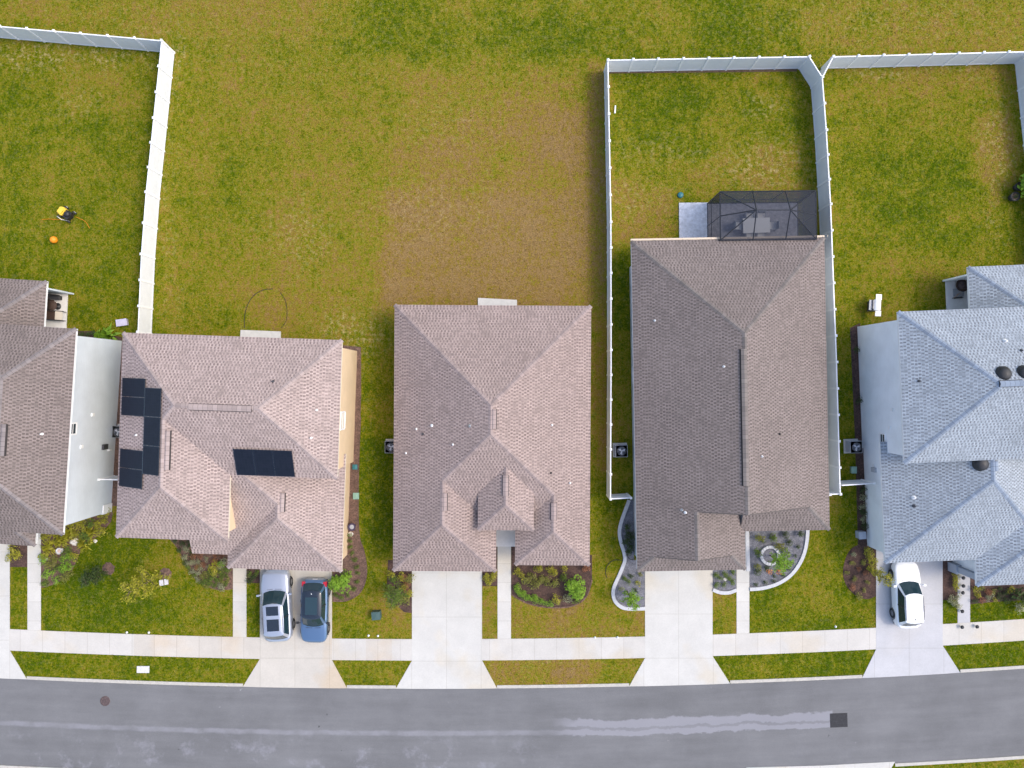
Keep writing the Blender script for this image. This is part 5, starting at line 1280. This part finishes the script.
b = MB(); P = GP([(829.8, 713.5), (847.2, 712.8), (847.6, 726.8), (830.2, 727.6)]); b.prism(P, 0, .012); o = b.build('road_patch', 'patch_asphalt'); structure(o)
def ball(name, label, cat, px, py, r, mat, z=None):
    b = MB(); b.lathe([(0.001, 0)] + [(r * math.sin(math.pi * k / 10), r - r * math.cos(math.pi * k / 10)) for k in range(1, 10)] + [(0, 2 * r)], 16); o = b.build(name, mat); o.location = (*G(px, py), .01); return tag(o, label, cat)
ball('ball', 'orange ball lying on the grass of the west fenced yard', 'ball', 56, 240.5, .24, 'orange_plastic')
# yellow and black garden machine with its orange cord
t = thing('pressure_washer', 'yellow and black wheeled garden machine on the grass by the orange ball', 'machine', (*G(68.5, 214.5), 0), R(-35))
b = MB(); b.prism([(-.42, -.2), (-.1, -.28), (.02, -.2), (.02, .25), (-.25, .30), (-.42, .2)], .22, .58); b.prism([(-.36, -.15), (-.08, -.2), (-.02, .18), (-.25, .22)], .58, .68); b.build('body', 'yellow_plastic', t)
b = MB(); b.prism([(.03, -.26), (.42, -.28), (.48, 0), (.42, .28), (.03, .26)], .14, .5); b.lathe([(.18, .5), (.2, .6), (.12, .68), (0, .69)], 12, c=(.24, .05)); b.build('engine', 'black_plastic', t)
b = MB(); b.tube([(-.2, -.3, .3), (-.1, -.42, .75), (.3, -.42, .8), (.45, -.3, .35)], .025, 6); b.build('handle', 'steel', t)
for (xx, yy) in ((-.28, -.34), (-.28, .34), (.36, -.36), (.36, .36)): b = MB(); b.tube([(xx, yy - .04, .15), (xx, yy + .04, .15)], .15, 14); w = b.build('wheel', 'tyre_rubber', t); b = MB(); b.tube([(xx, yy - .05, .15), (xx, yy + .05, .15)], .06, 10); b.build('rim', 'white_paint', w)
b = MB(); b.tube([(*p, .05) for p in GP(crom([(42.5, 219.6), (50, 219.2), (58, 219.6), (63, 219)]))], .014, 5); b.tube([(*p, .05) for p in GP(crom([(76, 217), (81, 219), (86, 222), (90, 228.5)]))], .014, 5); o = b.build('cord', 'orange_plastic'); tag(o, 'thin orange cord on the grass either side of the yellow machine', 'cord')
# barbecue
t = thing('barbecue_grill', 'barbecue grill with pale side shelves on the fenced lawn', 'grill', (*G(876.5, 305, .95), 0), R(-3))
b = MB(); b.box(-.22, .32, -.36, .36, .55, .88); b.build('firebox', 'dark_grey_metal', t)
b = MB()
for k in range(7): a, a2 = math.pi * k / 7, math.pi * (k + 1) / 7; b.poly([(.05 + .26 * math.cos(a), -.36, .88 + .22 * math.sin(a)), (.05 + .26 * math.cos(a2), -.36, .88 + .22 * math.sin(a2)), (.05 + .26 * math.cos(a2), .36, .88 + .22 * math.sin(a2)), (.05 + .26 * math.cos(a), .36, .88 + .22 * math.sin(a))][::-1], m=0 if k < 6 else 1)
for yy in (-.36, .36): b.poly([(.05 + .26 * math.cos(math.pi * k / 7), yy, .88 + .22 * math.sin(math.pi * k / 7)) for k in range(8)])
ld = b.build('lid', ['white_paint', 'black_plastic'], t); b = MB(); b.tube([(-.22, -.28, 1.05), (-.27, -.28, 1.05), (-.27, .28, 1.05), (-.22, .28, 1.05)], .02, 6); b.build('handle', 'steel', ld)
for sy in (1, -1): b = MB(); b.box(-.02, .36, sy * .55 - .18, sy * .55 + .18, .84, .89); b.build('side_shelf', 'white_paint', t)
b = MB(); b.box(-.40, -.22, -.34, .34, .72, .80); b.build('front_shelf', 'ac_grey', t)
b = MB(); b.box(-.18, .30, -.34, .34, .08, .55); b.build('cabinet', 'dark_grey_metal', t)
for sx in (-.14, .26):
    for sy in (-.3, .3): b = MB(); b.tube([(sx, sy - .025, .05), (sx, sy + .025, .05)], .05, 10); b.build('wheel', 'tyre_rubber', t)
# stone ring
t = thing('stone_ring', 'white stone ring around the young tree in the gravel bed', 'planter ring', (*G(769.3, 555), 0)); q = random.Random(2); n = 18
for k in range(n):
    a0, a1 = 6.2832 * k / n + .02, 6.2832 * (k + 1) / n - .02; b = MB(); h = q.uniform(.17, .22)
    b.prism([(.68 * math.cos(a0), .68 * math.sin(a0)), (.68 * math.cos(a1), .68 * math.sin(a1)), (.49 * math.cos(a1), .49 * math.sin(a1)), (.49 * math.cos(a0), .49 * math.sin(a0))], 0, h); b.build('stone_block', 'white_curbing', t)
b = MB(); b.lathe([(.50, .02), (.3, .08), (0, .09)], 16); b.build('gravel_fill', 'gravel', t)
# garden edging ring behind the solar house, hose loop, white rod
for i, arc in enumerate(([(245, 326), (245.5, 315), (249, 304), (255, 294.5), (264, 289.8), (273, 289)], [(280, 292), (285, 300), (287, 310), (286, 321), (281, 328)])):
    pass
b = MB(); b.ribbon(GP(crom([(244.5, 328), (244.8, 315), (248.5, 303), (255, 294.5), (264, 289.8), (273, 289)])), .05, 0, .015); b.ribbon(GP(crom([(280, 292), (285, 300), (287, 310), (286, 321), (281, 328)])), .035, 0, .015); o = b.build('garden_edging', 'soil_dark'); tag(o, 'dark broken ring of garden edging on the lawn behind the solar roof', 'edging')
b = MB(); b.tube([(*p, .03) for p in GP(crom([(623, 560.5), (614, 560), (607.5, 565), (605.5, 572), (607, 578)]))], .02, 5); b.tube([(*p, .03) for p in GP([(632 + 4.5 * math.cos(6.2832 * k / 16), 555 + 4.5 * math.sin(6.2832 * k / 16)) for k in range(17)])], .02, 5); o = b.build('garden_hose', 'hose_black'); tag(o, 'black garden hose looping over the curb of the left gravel bed', 'hose')
b = MB(); b.tube([(*G(615.2, 106), .05), (*G(614.8, 113.5), .05)], .055, 8); o = b.build('plastic_pipe', 'white_paint'); tag(o, 'short white plastic pipe lying on the grass in the fenced yard', 'pipe')
b = MB(); b.lathe([(.20, 0), (.20, .10), (.17, .14), (0, .15)], 16); o = b.build('valve_cover', 'teal_plastic'); o.location = (*G(680.3, 195.3), 0); tag(o, 'round teal valve cover beside the paver patio', 'utility cover')
# pots and rocks
def pot(name, label, px, py, r, h, mat, fill='soil', leafy=None):
    t = thing(name, label, 'plant pot', (*G(px, py), .01)); b = MB(); b.lathe([(r * .7, 0), (r, h), (r * .9, h), (r * .86, h - .05)], 16); b.build('pot', mat, t); b = MB(); b.lathe([(r * .87, h - .06), (0, h - .03)], 16); b.build('soil', fill, t)
    if leafy: o = bpy.data.objects.new('foliage', SH[leafy][0]); COL.objects.link(o); o.parent = t; o.location = (0, 0, h - .06); o.scale = (r * 1.7,) * 3
    return t
pot('plant_pot', 'round pale pot in the shrubs before the pale grey house', 62, 550, .22, .35, 'white_curbing', 'rock_pink'); pot('plant_pot', 'dark purple pot beside the peach wall', 353, 526, .26, .4, 'purple_pot', 'grey_cloth')
pot('plant_pot', 'upper black plant pot at the right fence of the grill lawn', 1015.5, 188, .30, .45, 'black_plastic', 'soil', 'dark'); pot('plant_pot', 'lower black plant pot at the right fence of the grill lawn', 1011, 198, .32, .45, 'black_plastic', 'soil', 'dark')
plant('big_bright', 1024, 195, .95, 'bright green shrub behind the two black pots at the fence')
def rock(label, px, py, r, mat):
    q = random.Random(int(px * 7)); b = MB(); prof = []
    n, m = 9, 5; v = []; f = []
    for i in range(m):
        a = math.pi / 2 * i / (m - 1)
        for k in range(n): rr = r * math.cos(a) * q.uniform(.75, 1.15); v.append((rr * math.cos(6.2832 * k / n), rr * .8 * math.sin(6.2832 * k / n), r * .7 * math.sin(a) * q.uniform(.9, 1.1)))
    for i in range(m - 1):
        for k in range(n): f.append((i * n + k, i * n + (k + 1) % n, (i + 1) * n + (k + 1) % n, (i + 1) * n + k))
    b.mesh(v, f); o = b.build('rock', mat); o.location = (*G(px, py), .01); return tag(o, label, 'rock')
rock('largest white rock among shrubs before the pale grey house', 75, 541.5, .33, 'rock_pale'); rock('small beige rock at the lawn edge before the pale grey house', 95.5, 541, .16, 'rock_pale'); rock('white rock beside the westmost walkway', 44.5, 558, .25, 'rock_pale'); rock('small grey rock beside the dark pot by the peach wall', 350.5, 534, .22, 'rock_pale')
rock('pale round rock in the small gravel strip', 725, 579, .16, 'rock_pale')
for lb, px, py in (('white sprinkler head by the sidewalk below the yellow-branched tree', 127, 632.3), ('white sprinkler head at the sidewalk edge nearer the solar house walkway', 149, 632.5), ('white sprinkler head on the lawn edge left of the tan driveway', 368.5, 635.5), ('white sprinkler head right of another one beside the tan driveway', 378, 635.8), ('white sprinkler head at the sidewalk before the wide mulch bed', 595, 637.5), ('white sprinkler head at the sidewalk near the white driveway', 617.5, 637.3), ('white sprinkler head on the lawn before the grey house', 835.5, 626.5)):
    b = MB(); b.lathe([(.075, 0), (.075, .04), (.04, .05), (.04, .10), (0, .105)], 10); o = b.build('sprinkler_head', 'white_paint'); o.location = (*G(px, py), 0); tag(o, lb, 'sprinkler')
# pale stakes by the young tree
t = thing('yard_sign', 'pale two-board yard sign lying by the yellow-branched tree', 'sign', (*G(164, 582), 0), R(12))
for xx in (-.16, .18): b = MB(); b.prism([(xx - .15, -.2), (xx + .12, -.2), (xx + .17, .18), (xx - .1, .2)], .05, .09); b.build('board', 'lid_grey', t)
b = MB(); b.box(-.3, .32, -.02, .02, 0, .05); b.build('stake', 'bark', t)
# path lights
pl0 = None
for i, (px, py) in enumerate(((961.3, 577), (961.3, 585), (960.8, 591.8), (960.2, 610.3), (960, 626), (975, 625.6), (973.2, 569.2))):
    if pl0 is None:
        pl0 = r = thing('path_light', '', 'path light', (0, 0, 0)); b = MB(); b.tube([(0, 0, 0), (0, 0, .20)], .018, 6); b.build('stake', 'black_plastic', r); b = MB(); b.lathe([(.05, .17), (.06, .22), (.13, .23), (.11, .27), (0, .30)], 12); b.build('lamp_head', 'black_plastic', r)
        o = r
    else: o = copy_tree(pl0)
    o.location = (*G(px, py), .01)
    tag(o, ['black path light nearest the stone porch column on the walkway', 'second black path light from the porch column', 'third black path light from the porch column', 'lone black path light halfway along the lit walkway', 'black path light where the lit walkway meets the sidewalk, driveway side', 'black path light at the sidewalk across the walkway from its twin', 'black path light under the porch eave of the blue-grey house'][i], 'path light', 'path lights along the walkway')

# ---------------------------------------------------------------- light, sky, camera
SUN_EL, SUN_AZ = 55.0, 5.0            # azimuth measured from east, negative towards the street
w = bpy.data.worlds.new('World'); S.world = w; w.use_nodes = True; nt = w.node_tree
sky = nt.nodes.new('ShaderNodeTexSky'); sky.sky_type = 'NISHITA'; sky.sun_disc = False
sky.sun_elevation = R(SUN_EL); sky.sun_rotation = R(90 - SUN_AZ); sky.air_density = 1.0; sky.dust_density = 3.2; sky.ozone_density = .7
nt.links.new(sky.outputs[0], nt.nodes['Background'].inputs[0]); nt.nodes['Background'].inputs[1].default_value = .15
sd = bpy.data.lights.new('sun', 'SUN'); sd.energy = .62; sd.angle = R(13); sd.color = (1, .93, .80)
so = bpy.data.objects.new('sun', sd); COL.objects.link(so)
dv = Vector((math.cos(R(SUN_EL)) * math.cos(R(SUN_AZ)), math.cos(R(SUN_EL)) * math.sin(R(SUN_AZ)), math.sin(R(SUN_EL))))
so.rotation_euler = dv.to_track_quat('Z', 'Y').to_euler(); so.location = dv * 80
cd = bpy.data.cameras.new('camera'); cam = bpy.data.objects.new('camera', cd); COL.objects.link(cam)
cd.sensor_fit = 'HORIZONTAL'; cd.sensor_width = 36; cd.lens = 36 * FPX / 1024; cd.clip_start = .5; cd.clip_end = 6000
cam.location = (0, 0, CAM_H); cam.rotation_euler = (0, 0, 0); S.camera = cam
S.view_settings.view_transform = 'Standard'; S.view_settings.look = 'None'; S.view_settings.gamma = 1; S.view_settings.use_curve_mapping = False
S.view_settings.exposure = 1.15
S.cycles.max_bounces = 6; S.cycles.transparent_max_bounces = 8
S.cycles.use_denoising = True
